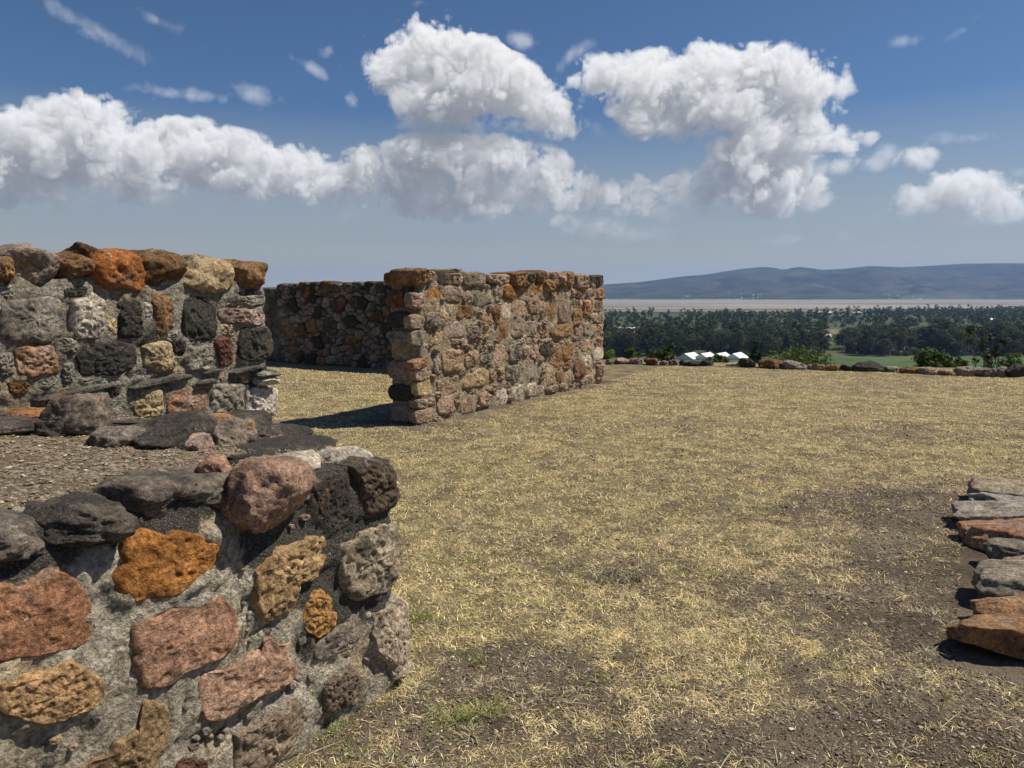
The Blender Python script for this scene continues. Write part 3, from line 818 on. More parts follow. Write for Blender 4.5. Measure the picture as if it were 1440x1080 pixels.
# stones lying on the terrace rim and its corner
for (u, n, z, dx, dy, dz, tc, li, tl, rz, ct) in [
        (1.565, -1.89, .965, .275, .23, .225, (170, 130, 106), .12, (.1, .15), .2, 7),      # the big pink one, proud of the face
        (1.46, -2.02, 1.045, .115, .10, .085, (178, 126, 106), .12, (.2, .1), .2, 9),
        (1.80, -2.02, .985, .30, .15, .095, (196, 180, 156), .26, (.06, .05), .25, 8),  # pale slabs
        (2.07, -2.05, .955, .27, .19, .10, (198, 184, 164), .24, (-.04, .05), .1, 8),
        (1.98, -2.27, .985, .46, .26, .07, (92, 80, 70), .80, (.05, .05), -.1, 8),
        (1.72, -2.16, 1.00, .26, .18, .075, (84, 74, 66), .84, (-.1, .1), .4, 8),
        (2.12, -2.52, .985, .34, .24, .09, (96, 84, 74), .76, (.05, .03), .2, 8),
        (2.20, -2.82, 1.01, .30, .24, .10, (110, 96, 84), .70, (.03, .05), -.2, 8),
        (2.10, -2.00, .88, .18, .14, .18, (90, 78, 66), .76, (.03, .05), .2, 8),
        (1.92, -2.00, .89, .22, .15, .16, (80, 70, 60), .80, (.03, .05), .5, 8)]:
    boulder('rim_stone', P_un(u, n, z), (dx, dy, dz), tint(tc, .03, li), M_STONE, fw, (tl[0], tl[1], RZ + rz), int(rng.integers(1e5)), 5, ct, 1.0)
# the ledge of dark stones at the foot of the left wall
for (u, n, zz, dx, dy, dz, tc, li, rz) in [
        (1.41, -3.04, .03, .24, .18, .06, (176, 112, 62), .25, 0), (1.24, -2.84, .02, .36, .22, .09, (98, 88, 78), 0.62, .1),
        (1.10, -3.0, .02, .34, .26, .09, (104, 94, 82), 0.58, .1),
        (1.42, -2.76, .05, .21, .20, .16, (132, 116, 100), .56, .6), (1.33, -2.72, .02, .11, .10, .08, (90, 80, 70), 0.54, .2),
        (1.46, -2.54, .025, .19, .13, .085, (130, 116, 104), .56, .1), (1.65, -2.50, .035, .36, .20, .12, (86, 78, 70), 0.58, .1),
        (1.64, -2.36, .015, .13, .09, .07, (190, 158, 138), .34, .3), (1.83, -2.42, .035, .17, .16, .11, (152, 132, 114), .54, .1),
        (2.00, -2.50, .03, .19, .17, .10, (92, 82, 74), 0.58, .4), (1.88, -2.80, .03, .40, .16, .025, (186, 122, 72), .22, 0),
        (1.66, -2.84, .02, .36, .22, .06, (92, 84, 74), 0.60, .05), (2.05, -2.86, .01, .34, .26, .05, (120, 106, 92), 0.44, .1),
        (2.32, -3.0, .0, .30, .22, .05, (128, 114, 98), .55, .1), (.86, -2.95, .02, .36, .3, .1, (104, 94, 82), 0.58, .1), (.5, -2.95, .02, .38, .3, .1, (104, 94, 82), 0.58, -.1)]:
    boulder('ledge_stone', P_un(u, n, terrace_z(u, n) + zz * (1.1 if n > -2.77 else .8)), (dx * 1.06, dy * 1.06, dz * (1.2 if n > -2.77 else .85)), tint(tc, .03, li), M_STONE, fw,
            (rng.normal(0, .08), rng.normal(0, .08), RZ + rz), int(rng.integers(1e5)), 5, 11, 1.3, 4.5)

# gravel bed on the terrace
gx, gy = np.meshgrid(np.linspace(-1.25, 2.12, 220), np.linspace(-3.15, -1.93, 90))
gz = terrace_z(gx.ravel(), gy.ravel()) + .012 + .014 * fbm2(gx, gy, 5, 4, 8) + .006 * fbm2(gx, gy, 30, 3, 9) - .06 * sstep(gy.ravel(), -2.06, -1.95)
V = gx.ravel()[:, None] * UX + gy.ravel()[:, None] * NX + gz[:, None] * UP
m, t, out = new_mat('gravelly_soil')
pos = t.n('ShaderNodeNewGeometry').outputs['Position']
a = t.noise(pos, 8, 6, .6)
b = t.noise(pos, 120, 5, .7)
vo = t.vor(pos, 95, out=1)
sv = t.n('ShaderNodeSeparateColor', {0: vo}).outputs[0]
col = t.mix(t.ss(a, .35, .65), c4((.155, .118, .08)), c4((.235, .185, .13)))
col = t.mix(1.0, col, t.ss(b, .25, .75, .55, 1.35, 'LINEAR'), 'MULTIPLY')
col = t.mix(t.ss(sv, .72, .8, 0, .6), col, c4((.46, .41, .33)))
col = t.mix(t.ss(sv, .22, .15, 0, .6), col, c4((.10, .075, .06)))
finish(t, out, col, .95, t.m('ADD', b, t.m('MULTIPLY', t.vor(pos, 95), -.6)), 1.0, .012)
ff = grid_faces(220, 90)
g_ob = fast_mesh('terrace_ground', V, ff[:, ::-1].ravel(), np.full(len(ff), 4), m, True)
tag(g_ob, kind='structure')


def crumbs(name, pts, size, cols, mat, seed=1):
    """many small angular stones as one mesh: jittered octahedra half sunk in the ground"""
    g = np.random.default_rng(seed)
    n = len(pts)
    base = np.array([[1, 0, 0], [-1, 0, 0], [0, 1, 0], [0, -1, 0], [0, 0, .8], [0, 0, -.8],
                     [.62, .62, .3], [-.62, .62, .3], [-.62, -.62, .3], [.62, -.62, .3]], float)
    fc = np.array([[6, 0, 9], [6, 2, 0], [7, 2, 6], [7, 1, 2], [8, 1, 7], [8, 3, 1], [9, 3, 8], [9, 0, 3],
                   [4, 6, 9], [4, 7, 6], [4, 8, 7], [4, 9, 8], [0, 2, 5], [2, 1, 5], [1, 3, 5], [3, 0, 5]])
    V = base[None] * g.uniform(.6, 1.25, (n, 10, 1)) * np.stack([g.uniform(.6, 1.3, n), g.uniform(.5, 1.0, n), g.uniform(.4, .85, n)], -1)[:, None]
    th = g.uniform(0, 6.283, n)
    c, s = np.cos(th)[:, None], np.sin(th)[:, None]
    X = V[..., 0] * c - V[..., 1] * s
    Y = V[..., 0] * s + V[..., 1] * c
    V = np.stack([X, Y, V[..., 2] + .25], -1) * size[:, None, None] + pts[:, None]
    F = (fc[None] + (np.arange(n) * 10)[:, None, None]).reshape(-1)
    o = fast_mesh(name, V.reshape(-1, 3), F, np.full(n * 16, 3), mat, False)
    point_color(o, 'tone', np.repeat(np.column_stack([cols, np.ones(n)]), 10, 0))
    return o


m, t, out = new_mat('small_stones')
vc = t.n('ShaderNodeVertexColor', layer_name='tone').outputs[0]
pos = t.n('ShaderNodeNewGeometry').outputs['Position']
finish(t, out, t.mix(1.0, vc, t.ss(t.noise(pos, 220, 3, .6), .25, .75, .65, 1.3, 'LINEAR'), 'MULTIPLY'), .95)
M_CRUMB = m
g = np.random.default_rng(21)
n = 15000
u, nn = g.uniform(-.2, 2.1, n), g.uniform(-3.1, -1.96, n)
sz = .0022 + .0085 * g.random(n) ** 3.5
pal = np.array([(.19, .145, .10), (.28, .22, .155), (.40, .33, .24), (.11, .085, .065), (.25, .165, .11), (.66, .6, .5)])
ci = g.choice(6, n, p=[.32, .27, .15, .14, .1, .02])
zz = terrace_z(u, nn) + .012 + .014 * fbm2(u, nn, 5, 4, 8) + .006 * fbm2(u, nn, 30, 3, 9) - .06 * sstep(nn, -2.06, -1.95)
pts = u[:, None] * UX + nn[:, None] * NX + zz[:, None] * UP
tag(crumbs('gravel', pts, sz, pal[ci] * g.uniform(.8, 1.2, (n, 1)), M_CRUMB, 3), kind='stuff')

# ---- high wall on the left
lw = empty('rubble_wall', tuple(P_un(1.5, CL - .25)))
tag(lw, 'rubble wall topped by round ochre and grey boulders, thin slate slabs along its foot', 'wall')
FR_L = (CL * NX, UX, UP, NX)
extra = courses(-.9, 1.30, .98, 1.72, .17, .2)
items = [i for i in L_ST if i[0] > 1.0] + [i for i in extra if i[0] < 1.27 and i[1] < 1.72]
items = [(i[0], i[1], i[2] * 1.10, i[3] * 1.09, i[4]) for i in items]
lf = fillers(items, 1.2, 2.56, .98, 1.62, 700, .03, .075)
items += lf[:max(0, 98 - len(items))]
outl = packed(items, 64, .985, (2.8, 6.0))
core('mortar', FR_L, (-1.0, 2.585, -.05, 1.665, .5), lw, M_MORTAR, (.37, .345, .29, 1), .016,
     lambda a, h: .32 + .6 * fbm2(a, h, 4, 3, 6), .026, None, 3, outl, (.020, .025), .05)
for it, o in zip(items, outl):
    top = it[1] + it[3] / 2 > 1.68 and it[3] > .07
    big = it[2] * it[3] > .012
    if top:
        ht = it[3] * rng.uniform(1.0, 1.16)
        boulder('stone', P_un(it[0], CL - .10, it[1] - it[3] / 2 + ht / 2), (it[2] * .97, .30, ht), tint(it[4], .06), M_STONE, lw,
                (rng.normal(0, .05), rng.normal(0, .09), RZ + rng.normal(0, .06)), int(rng.integers(1e5)), 5, 9, 1.1, 3.4)
        continue
    stone('stone', o, FR_L, (.075 if top else .042 if big else .028) * rng.uniform(.85, 1.15), lw, M_STONE, tint(it[4], .06), 72 if it[0] > 1.2 else 36, 16 if it[0] > 1.2 else 8,
          .42 if top else .07, None, 1.15, 3.6 if top else 7.0, .3, 5, 0 if top else -.006)
boulder('stone', P_un(1.765, CL - .12, 1.752), (.16, .26, .10), tint('b', .03), M_STONE, lw, (.1, .35, RZ), 77, 5, 9, 1.1)
for a_, h_, w_, hh, cc in L_SL:
    if cc == 's':
        x = np.linspace(-1, 1, 24)
        up = (1 - np.abs(x) ** 3.0) * hh * .42 * (1 + .25 * fbm(np.column_stack([x * 3, x * 0 + a_, x * 0]), 3, 5))
        sl = .10 * w_ * x / 2
        P = np.vstack([np.column_stack([a_ + x * w_ / 2, h_ + up + sl - hh * .2]), np.column_stack([a_ + x[::-1] * w_ / 2, h_ - hh * .42 + sl[::-1]])])
        stone('slate_slab', P, FR_L, .045, lw, M_STONE, tint((104, 98, 86), .05, .16), 80, 8, .05, None, .22, 14, .1, 0, .01, 0)
    else:
        boulder('stone', P_un(a_, CL + .02, h_), (w_, .14, hh * 1.2), tint(cc), M_STONE, lw, (.1, 0, RZ), int(rng.integers(1e5)), 4, 7)

# ---- sunlit wall in the middle
mw = empty('rubble_wall', tuple(P_un(9.6, CM - .24)))
tag(mw, 'freestanding wall of mixed stones with a sunlit long face and a shaded square end', 'wall')
FR_M = (CM * NX, UX, UP, NX)
FR_E = (UM * UX, NX, UP, -UX)
M_ST = [(i[0], i[1], i[2] * 1.08, i[3] * 1.06, i[4]) for i in M_ST]
M_ST += fillers(M_ST, 7.05, 12.15, .05, 1.78, 900, .07, .16, 'gpttnyb')
outl = packed(M_ST, 48, .99, (2.6, 5.5))
core('mortar', FR_M, (UM + .02, 12.22, -.05, 1.83, .46), mw, M_MORTAR_FAR, (.40, .345, .255, 1), .028,
     lambda a, h: .24 + .4 * fbm2(a, h, 2.2, 3, 12) + .4 * sstep(h, 1.55, 1.8), .036, None, 3, outl, (.030, .04), .06)
order = sorted(range(len(M_ST)), key=lambda i: -M_ST[i][2] * M_ST[i][3])
keep = set(order[:91])
rest_v = []
for i, it in enumerate(M_ST):
    top = it[1] + it[3] / 2 > 1.80
    o = stone('stone' if i in keep else 'small_stone', outl[i], FR_M, (.09 if top else .07) * rng.uniform(.4, 1.4), mw, M_STONE_FAR, tint(tuple(.72 * np.array(TINT[it[4]]) + .28 * np.array((172, 130, 92))), .08, LICH[it[4]] + rng.uniform(-.08, .14)), 44, 11,
              .36 if top else .09, None, 1.3, 6.5, .4, 5, 0 if top else -.008)
    if i not in keep:
        rest_v.append(o)


def join(objs, name):
    """several stones of one kind into one mesh (first one kept)"""
    a = objs[0]
    bm = bmesh.new()
    for o in objs:
        me = o.data.copy()
        me.transform(__import__('mathutils').Matrix.Translation(o.location - a.location))
        bm.from_mesh(me)
        bpy.data.meshes.remove(me)
    bm.to_mesh(a.data)
    bm.free()
    for p_ in a.data.polygons:
        p_.use_smooth = True
    for o in objs[1:]:
        bpy.data.objects.remove(o)
    a.name = name
    return a


sm = join(rest_v, 'small_stones')
sm.color = tint('p', 0, .36)
tag(sm, kind='stuff')
for it, o in zip(M_END, packed(M_END, 48, .97)):
    stone('stone', o, FR_E, .045 * rng.uniform(.7, 1.2), mw, M_STONE_FAR, tint(it[4], .06), 40, 9, .36 if it[1] > 1.7 else .09, None, 1.2, 4.5, .3, 4)

# ---- long wall in shade behind the passage
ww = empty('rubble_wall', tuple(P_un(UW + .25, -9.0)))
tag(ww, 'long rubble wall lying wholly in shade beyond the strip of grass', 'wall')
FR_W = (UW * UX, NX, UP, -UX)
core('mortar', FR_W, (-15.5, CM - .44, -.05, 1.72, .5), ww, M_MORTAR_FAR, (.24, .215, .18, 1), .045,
     lambda a, h: .62 + .5 * fbm2(a, h, 1.5, 3, 14), .035)  # dark mortar, heavily blackened: the wall's shade is put into its colour
items = [(-9.0, .9, .4, .3, 'd')]
for cnt, lo, hi in ((160, .30, .46), (500, .20, .32), (1500, .11, .20)):
    items += fillers(items, -13.6, -6.1, .06, 1.70, cnt, lo, hi, 'gdbdnadarbn')
items += [(a_, 1.70 + rng.normal(0, .015), rng.uniform(.26, .42), rng.uniform(.2, .28), 'gdnbdd'[rng.integers(6)]) for a_ in np.arange(-13.5, -6.2, .33)]
items = [i[:2] + (i[2] * 1.18, i[3] * 1.25) + i[4:] for i in items]
big = sorted(items, key=lambda i: -i[2] * i[3])
keepw = set(id(i) for i in big[:100])
rest = []
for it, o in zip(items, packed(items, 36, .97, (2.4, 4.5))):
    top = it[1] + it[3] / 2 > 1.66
    s_ = stone('stone' if id(it) in keepw else 'small_stone', o, FR_W, .08 * rng.uniform(.7, 1.3), ww, M_STONE_FAR, tint(it[4], .1, LICH[it[4]] + .30), 30, 7, .38 if top else .09, None, 1.2, 4.2, .35, 3)  # the tone's own lichen plus extra black that paints in the wall's shade
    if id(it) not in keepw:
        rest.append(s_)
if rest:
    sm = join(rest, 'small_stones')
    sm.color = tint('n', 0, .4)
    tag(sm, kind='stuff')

# ---- stump of a wall on the right: one course of stones
for (u, n, dx, dy, dz, tc, li, lab) in [
        (3.78, .34, .27, .62, .175, (158, 112, 72), .22, 'large brown block at the near end of the stone row, its front in shade'),
        (4.05, .30, .28, .56, .17, (172, 122, 84), .22, 'tan brown stone lying right behind the large brown end block of the row'),
        (4.38, .34, .38, .56, .20, (150, 134, 114), .52, 'dark grey stone with a tan patch, in the row between tan brown and pinkish stones'),
        (4.72, .38, .28, .52, .17, (182, 152, 130), .34, 'pinkish stone in the row, between two dark grey ones'),
        (5.02, .36, .32, .50, .17, (134, 120, 104), .56, 'dark grey stone in the row, just nearer than the red brown stone'),
        (5.40, .27, .40, .58, .21, (178, 120, 92), .26, 'red brown stone standing out among the grey ones of the row'),
        (5.78, .24, .34, .60, .20, (164, 152, 134), .48, 'light grey stone just beyond the red brown stone of the row'),
        (6.12, .26, .32, .56, .19, (156, 148, 136), .46, 'pale grey stone second from the far end of the row'),
        (6.48, .30, .38, .54, .20, (166, 148, 120), .46, 'grey stone with a tan top at the far end of the row'),
        (6.28, .86, .44, .36, .26, (96, 88, 80), .66, 'dark block beside the far end of the row, cut by the picture edge'),
        (5.62, .86, .40, .44, .18, (108, 98, 88), .6, 'dark low stone behind the red brown stone, at the picture edge')]:
    o = boulder('foundation_stone', P_un(u + (.15 if u < 4.2 else .10), n + (-.03 if u < 3.9 else .04 if u < 4.2 else .06), dz * .36), (dx * 1.12, dy, dz), tint(tc, .03, li), M_STONE, None, (rng.normal(0, .05), rng.normal(0, .05), RZ + rng.normal(0, .06) + (.50 if u < 3.9 else .30 if u < 4.2 else .05)), int(rng.integers(1e5)), 5, 12, 1.25, 8.0)
    tag(o, lab, 'stone', 'foundation stones in a row on the right')

# ---- loose stones along the lawn's edge
ER = [(2.28, 16.75, .30, .11, 'g', 'small grey stone at the lawn edge, closest to the sunlit wall'),
      (2.52, 16.7, .33, .15, 'p', 'pinkish stone second from the sunlit wall along the lawn edge'),
      (2.78, 16.65, .31, .16, 'n', 'pink brown stone third from the sunlit wall along the lawn edge'),
      (3.14, 16.6, .31, .18, 'b', 'brown block alone before the small round bright shrub at the lawn edge'),
      (3.40, 16.55, .18, .10, 'g', 'little grey stone just right of the brown block at the lawn edge'),
      (3.62, 16.5, .22, .13, 'n', 'grey pink stone left of the white sheds at the lawn edge'),
      (3.80, 16.4, .15, .13, 'd', 'narrow dark stone before the left end of the white sheds'),
      (4.02, 16.35, .38, .12, 'd', 'long dark stone below the first white shed roof'),
      (4.30, 16.3, .31, .15, 'd', 'dark stone below the gap between the first two white shed roofs'),
      (4.85, 16.1, .31, .11, 't', 'flat tan stone below the right-hand white shed roofs'),
      (5.11, 16.0, .35, .22, 'd', 'pointed dark grey stone at the right end of the white sheds'),
      (5.53, 15.85, .53, .20, 'b', 'big flat brown boulder before the wide feathery bush'),
      (5.80, 15.82, .12, .14, 'q', 'small reddish stone touching the big flat brown boulder'),
      (6.03, 15.7, .50, .18, 'g', 'grey broken stone below the right side of the wide feathery bush'),
      (6.30, 15.6, .16, .11, 'g', 'little grey stone at the right foot of the wide feathery bush'),
      (6.45, 15.5, .30, .12, 't', 'flat tan stone right of the wide feathery bush'),
      (6.71, 15.4, .32, .16, 'a', 'tan orange stone with a dark base left of the dark mound of rock'),
      (6.98, 15.3, .28, .11, 'd', 'low dark stone at the left foot of the dark mound of rock'),
      (7.35, 15.15, .62, .21, 'd', 'largest dark brown mound of rock on the lawn edge'),
      (7.75, 15.0, .32, .14, 'g', 'grey stone at the right foot of the dark mound of rock'),
      (8.00, 14.8, .36, .15, 'b', 'brown stone left of the round dark green bush on the lawn edge'),
      (8.24, 14.65, .36, .15, 't', 'pale tan rounded stone before the left half of the round dark green bush'),
      (8.55, 14.55, .28, .10, 'q', 'low orange stone before the middle of the round dark green bush'),
      (8.90, 14.45, .38, .19, 'n', 'pinkish brown stone before the right half of the round dark green bush'),
      (9.20, 14.42, .32, .17, 'g', 'grey rounded stone right of the round dark green bush'),
      (9.38, 14.36, .18, .16, 'n', 'small upright stone left of the thin-stemmed plant'),
      (9.54, 14.32, .22, .21, 'g', 'upright grey brown stone below the thin-stemmed plant'),
      (9.72, 14.2, .34, .24, 'd', 'dark brown boulder with a pale cap, last large one on the right'),
      (10.0, 14.2, .14, .09, 'd', 'small dark stone at the right picture edge on the lawn edge'),
      (10.4, 14.1, .34, .16, 'g', None), (10.8, 13.95, .3, .15, 'n', None), (11.2, 13.85, .34, .17, 'b', None)]
for x, y, w, h, tc, lab in ER:
    o = boulder('loose_stone', (x, y, h * .34), (w * .95, w * .7, h * 1.12), tint(tc, .05), M_STONE_FAR, None, (rng.normal(0, .1), rng.normal(0, .1), rng.normal(-.25, .25)), int(rng.integers(1e5)), 5, 11, 2.0, 3.4)
    tag(o, lab or 'stone on the lawn edge beyond the right end of the row', 'stone', 'loose stones along the lawn edge')


# ------------------------------------------------------------------ ground: plateau, slope and plain in one sheet
PLAIN = -40.0
EDGE_A = np.array([2.0, 16.9]); EDGE_D = np.array([.966, -.258]); EDGE_N = np.array([.258, .966])


def edge_dist(x, y):
    """metres beyond the lawn's edge (negative on the lawn)"""
    d = (x - EDGE_A[0]) * EDGE_N[0] + (y - EDGE_A[1]) * EDGE_N[1]
    d2 = x - 14.0                      # the plateau also ends far to the right
    return np.maximum(d, d2 * .8)


def ground_z(x, y):
    d = edge_dist(x, y)
    flat = .028 * fbm2(x, y, .55, 3, 31) + .012 * fbm2(x, y, 2.3, 3, 32)
    fall = -np.maximum(d - .6, 0) * .27 * sstep(d, .6, 3) + .25 * fbm2(x, y, .06, 3, 33) * sstep(d, 3, 20)
    z = np.where(d < .6, flat, flat + fall)
    k = np.maximum(z, PLAIN)
    far = sstep(-z, 30, 42)
    return np.where(z < PLAIN, PLAIN + .0 * k, k)


def un(x, y):
    return x * UX[0] + y * UX[1], x * NX[0] + y * NX[1]


def bare(x, y):
    """0 = turf, 1 = naked soil"""
    u, n = un(x, y)
    f = fbm2(x, y, .9, 4, 41)
    f2 = fbm2(x, y, 3.2, 4, 42)
    b = .15 + .50 * f + .34 * f2
    # trodden soil along the right-hand stones and in front of them
    s = sstep(n + .6 * f + .35 * f2, -1.45, -.25) * sstep(u, 8.2, 6.2)
    b = np.maximum(b, s * .97)
    b = np.maximum(b, sstep(n + .7 * f + .4 * f2, -1.9, -.5) * sstep(u, 3.9, 2.4) * .72)
    # at the foot of the walls
    dm = np.where((u > 6.7) & (u < 12.5), n - CM, 9)
    b = np.maximum(b, sstep(dm + .12 * f2, .42, .12) * (dm > -1) * .95)
    b = np.maximum(b, .95 * sstep(np.hypot((x + .02) / .48, (y - 2.86) / .42) + .35 * f2, 1.05, .7))
    b = np.maximum(b, .8 * sstep(np.hypot((x + .45) / .42, (y - 2.5) / .22) + .3 * f2, 1.0, .6))
    b = np.maximum(b, (.42 + .5 * f2) * sstep(y, 3.1, 2.4))
    b = np.maximum(b, .7 * sstep(np.abs(edge_dist(x, y) + .15) + .25 * f2, .35, .05))
    return np.clip(b, 0, 1)


def axis(a, b, fine0, fine1, n1, lo, hi, nlo, nhi):
    mid = np.linspace(fine0, fine1, n1)
    st = mid[1] - mid[0]

    def geo(d, n):
        k = np.arange(1, n + 1)
        r = 1.0001
        for _ in range(200):
            s = st * r * (r ** n - 1) / (r - 1)
            r *= 1.01 if s < d else .9975
        return np.cumsum(st * r ** k)
    L = fine0 - geo(fine0 - lo, nlo)[::-1]
    H = fine1 + geo(hi - fine1, nhi)
    return np.concatenate([L, mid, H])


yy = np.concatenate([1.2 + (17.4 - 1.2) * np.linspace(0, 1, 300) ** 1.35])
xs = axis(0, 0, -4.5, 6.0, 330, -9000, 9000, 70, 90)
d1 = yy[-1] - yy[-2]
kk_ = np.arange(1, 96)
r_ = 1.095
ys = np.concatenate([[-400, -120, -40, -12, -4, -1, .3, .8], yy, yy[-1] + np.cumsum(d1 * r_ ** kk_)])
ys = ys[ys < 13000]
X, Y = np.meshgrid(xs, ys)
Zg = ground_z(X.ravel(), Y.ravel())
near = (np.abs(X.ravel()) < 14) & (Y.ravel() < 18)
bz = np.zeros(X.size)
bz[near] = bare(X.ravel()[near], Y.ravel()[near])
fine = np.zeros(X.size)
fine[near] = .010 * fbm2(X.ravel()[near], Y.ravel()[near], 9, 4, 51, .6)
Zg = Zg + fine * (Y.ravel() < 12)
zone = sstep(edge_dist(X.ravel(), Y.ravel()), .3, 2.0)
ff = grid_faces(len(xs), len(ys))

m, t, out = new_mat('dry_ground')
geo = t.n('ShaderNodeNewGeometry')
pos = geo.outputs['Position']
mask = t.n('ShaderNodeSeparateColor', {0: t.n('ShaderNodeVertexColor', layer_name='mask').outputs[0]})
n1 = t.noise(pos, 1.6, 7, .6)
n2 = t.noise(pos, 34, 7, .7)
n3 = t.noise(pos, 150, 5, .7)
soil = t.mix(t.ss(n1, .34, .66), c4((.125, .095, .068)), c4((.265, .212, .155)))
soil = t.mix(1.0, soil, t.ss(n2, .3, .72, .55, 1.35, 'LINEAR'), 'MULTIPLY')
soil = t.mix(1.0, soil, t.ss(n3, .3, .72, .45, 1.55, 'LINEAR'), 'MULTIPLY')
straw = t.mix(t.ss(t.noise(pos, 2.6, 7, .62), .38, .62), c4((.17, .138, .08)), c4((.29, .24, .14)))
straw = t.mix(1.0, straw, t.ss(n3, .32, .7, .45, 1.45, 'LINEAR'), 'MULTIPLY')
straw = t.mix(1.0, straw, t.ss(n2, .3, .7, .7, 1.25, 'LINEAR'), 'MULTIPLY')
bb = t.m('ADD', mask.outputs[0], t.m('MULTIPLY_ADD', n2, .8, -.4))
plat = t.mix(t.ss(bb, .25, .65), straw, soil)
g1 = t.noise(pos, .05, 6, .6)
slope = t.mix(t.ss(g1, .4, .6), c4((.085, .10, .03)), c4((.15, .135, .055)))
lowland = t.mix(t.ss(t.noise(pos, .006, 7, .6), .4, .62), c4((.04, .056, .022)), c4((.085, .085, .042)))
rest_c = t.mix(mask.outputs[2], slope, lowland)
col = t.mix(mask.outputs[1], plat, rest_c)
hh = t.m('ADD', n2, t.m('MULTIPLY', n3, .5))
finish(t, out, col, .95, hh, 1.0, .035)
go = fast_mesh('ground', np.column_stack([X.ravel(), Y.ravel(), Zg]), ff.ravel(), np.full(len(ff), 4), m, True)
low = sstep(-Zg, 25, 38)
point_color(go, 'mask', np.column_stack([bz, zone, low, np.ones(X.size)]))
tag(go, kind='structure')

# ---- turf: short, mostly dry blades lying this way and that
m, t, out = new_mat('dry_turf')
vc = t.n('ShaderNodeVertexColor', layer_name='tone').outputs[0]
b = t.n('ShaderNodeBsdfPrincipled', {'Base Color': vc, 'Roughness': .75, 'Specular IOR Level': .2})
tr = t.n('ShaderNodeBsdfTranslucent', {'Color': t.mix(1.0, vc, c4((.9, .85, .6)), 'MULTIPLY')})
mx = t.n('ShaderNodeMixShader', {0: .10, 1: b.outputs[0], 2: tr.outputs[0]})
t.t.links.new(mx.outputs[0], out.inputs[0])
M_TURF = m


def blades(px, py, ln, wd, el, az, tone, sag=.5, z0=None):
    """arrays -> vertices, loops: each blade a bent strip of a quad and a tip"""
    n = len(px)
    if z0 is None:
        z0 = ground_z(px, py)
    dx, dy = np.cos(az), np.sin(az)
    ce, se = np.cos(el), np.sin(el)
    b0 = np.column_stack([px, py, z0 - .002])
    d = np.column_stack([dx * ce, dy * ce, se])
    sd = np.column_stack([-dy, dx, 0 * dx]) * (wd / 2)[:, None]
    mid = b0 + d * (ln * .55)[:, None]
    tip = mid + d * (ln * .45)[:, None]
    tip[:, 2] -= ln * sag * .45 * (ce)
    tip[:, 2] = np.maximum(tip[:, 2], z0 + .001)
    V = np.stack([b0 - sd, b0 + sd, mid + sd * .8, mid - sd * .8, tip], 1).reshape(-1, 3)
    o = (np.arange(n) * 5)[:, None]
    L = np.concatenate([o + np.array([0, 1, 2, 3]), o + np.array([3, 2, 4])], 1).ravel()
    cnt = np.tile([4, 3], n)
    C = np.repeat(np.column_stack([tone, np.ones(n)]), 5, 0)
    return V, L, cnt, C


def blocked(x, y):
    """under or inside masonry"""
    u, n = un(x, y)
    q = (u < 2.22) & (n < CF + .01) & (n > -3.7) | (u < 2.6) & (n < -2.95) & (n > -3.7)
    q |= (u > UM - .02) & (u < 12.25) & (n < CM + .02) & (n > CM - .5)
    q |= (u > 3.58) & (u < 6.7) & (n > .04) & (n < .6)
    q |= (u > UW - .02) & (n < CM)
    return q


g = np.random.default_rng(77)
PALT = np.array([(.43, .375, .205), (.58, .52, .32), (.29, .275, .115), (.14, .18, .045), (.31, .22, .13), (.72, .67, .48), (.20, .17, .125)])
Vs, Ls, Cs, Ts, off = [], [], [], [], 0


def add(res):
    global off
    V, L, c, C = res
    Vs.append(V); Ls.append(L + off); Cs.append(c); Ts.append(C)
    off += len(V)


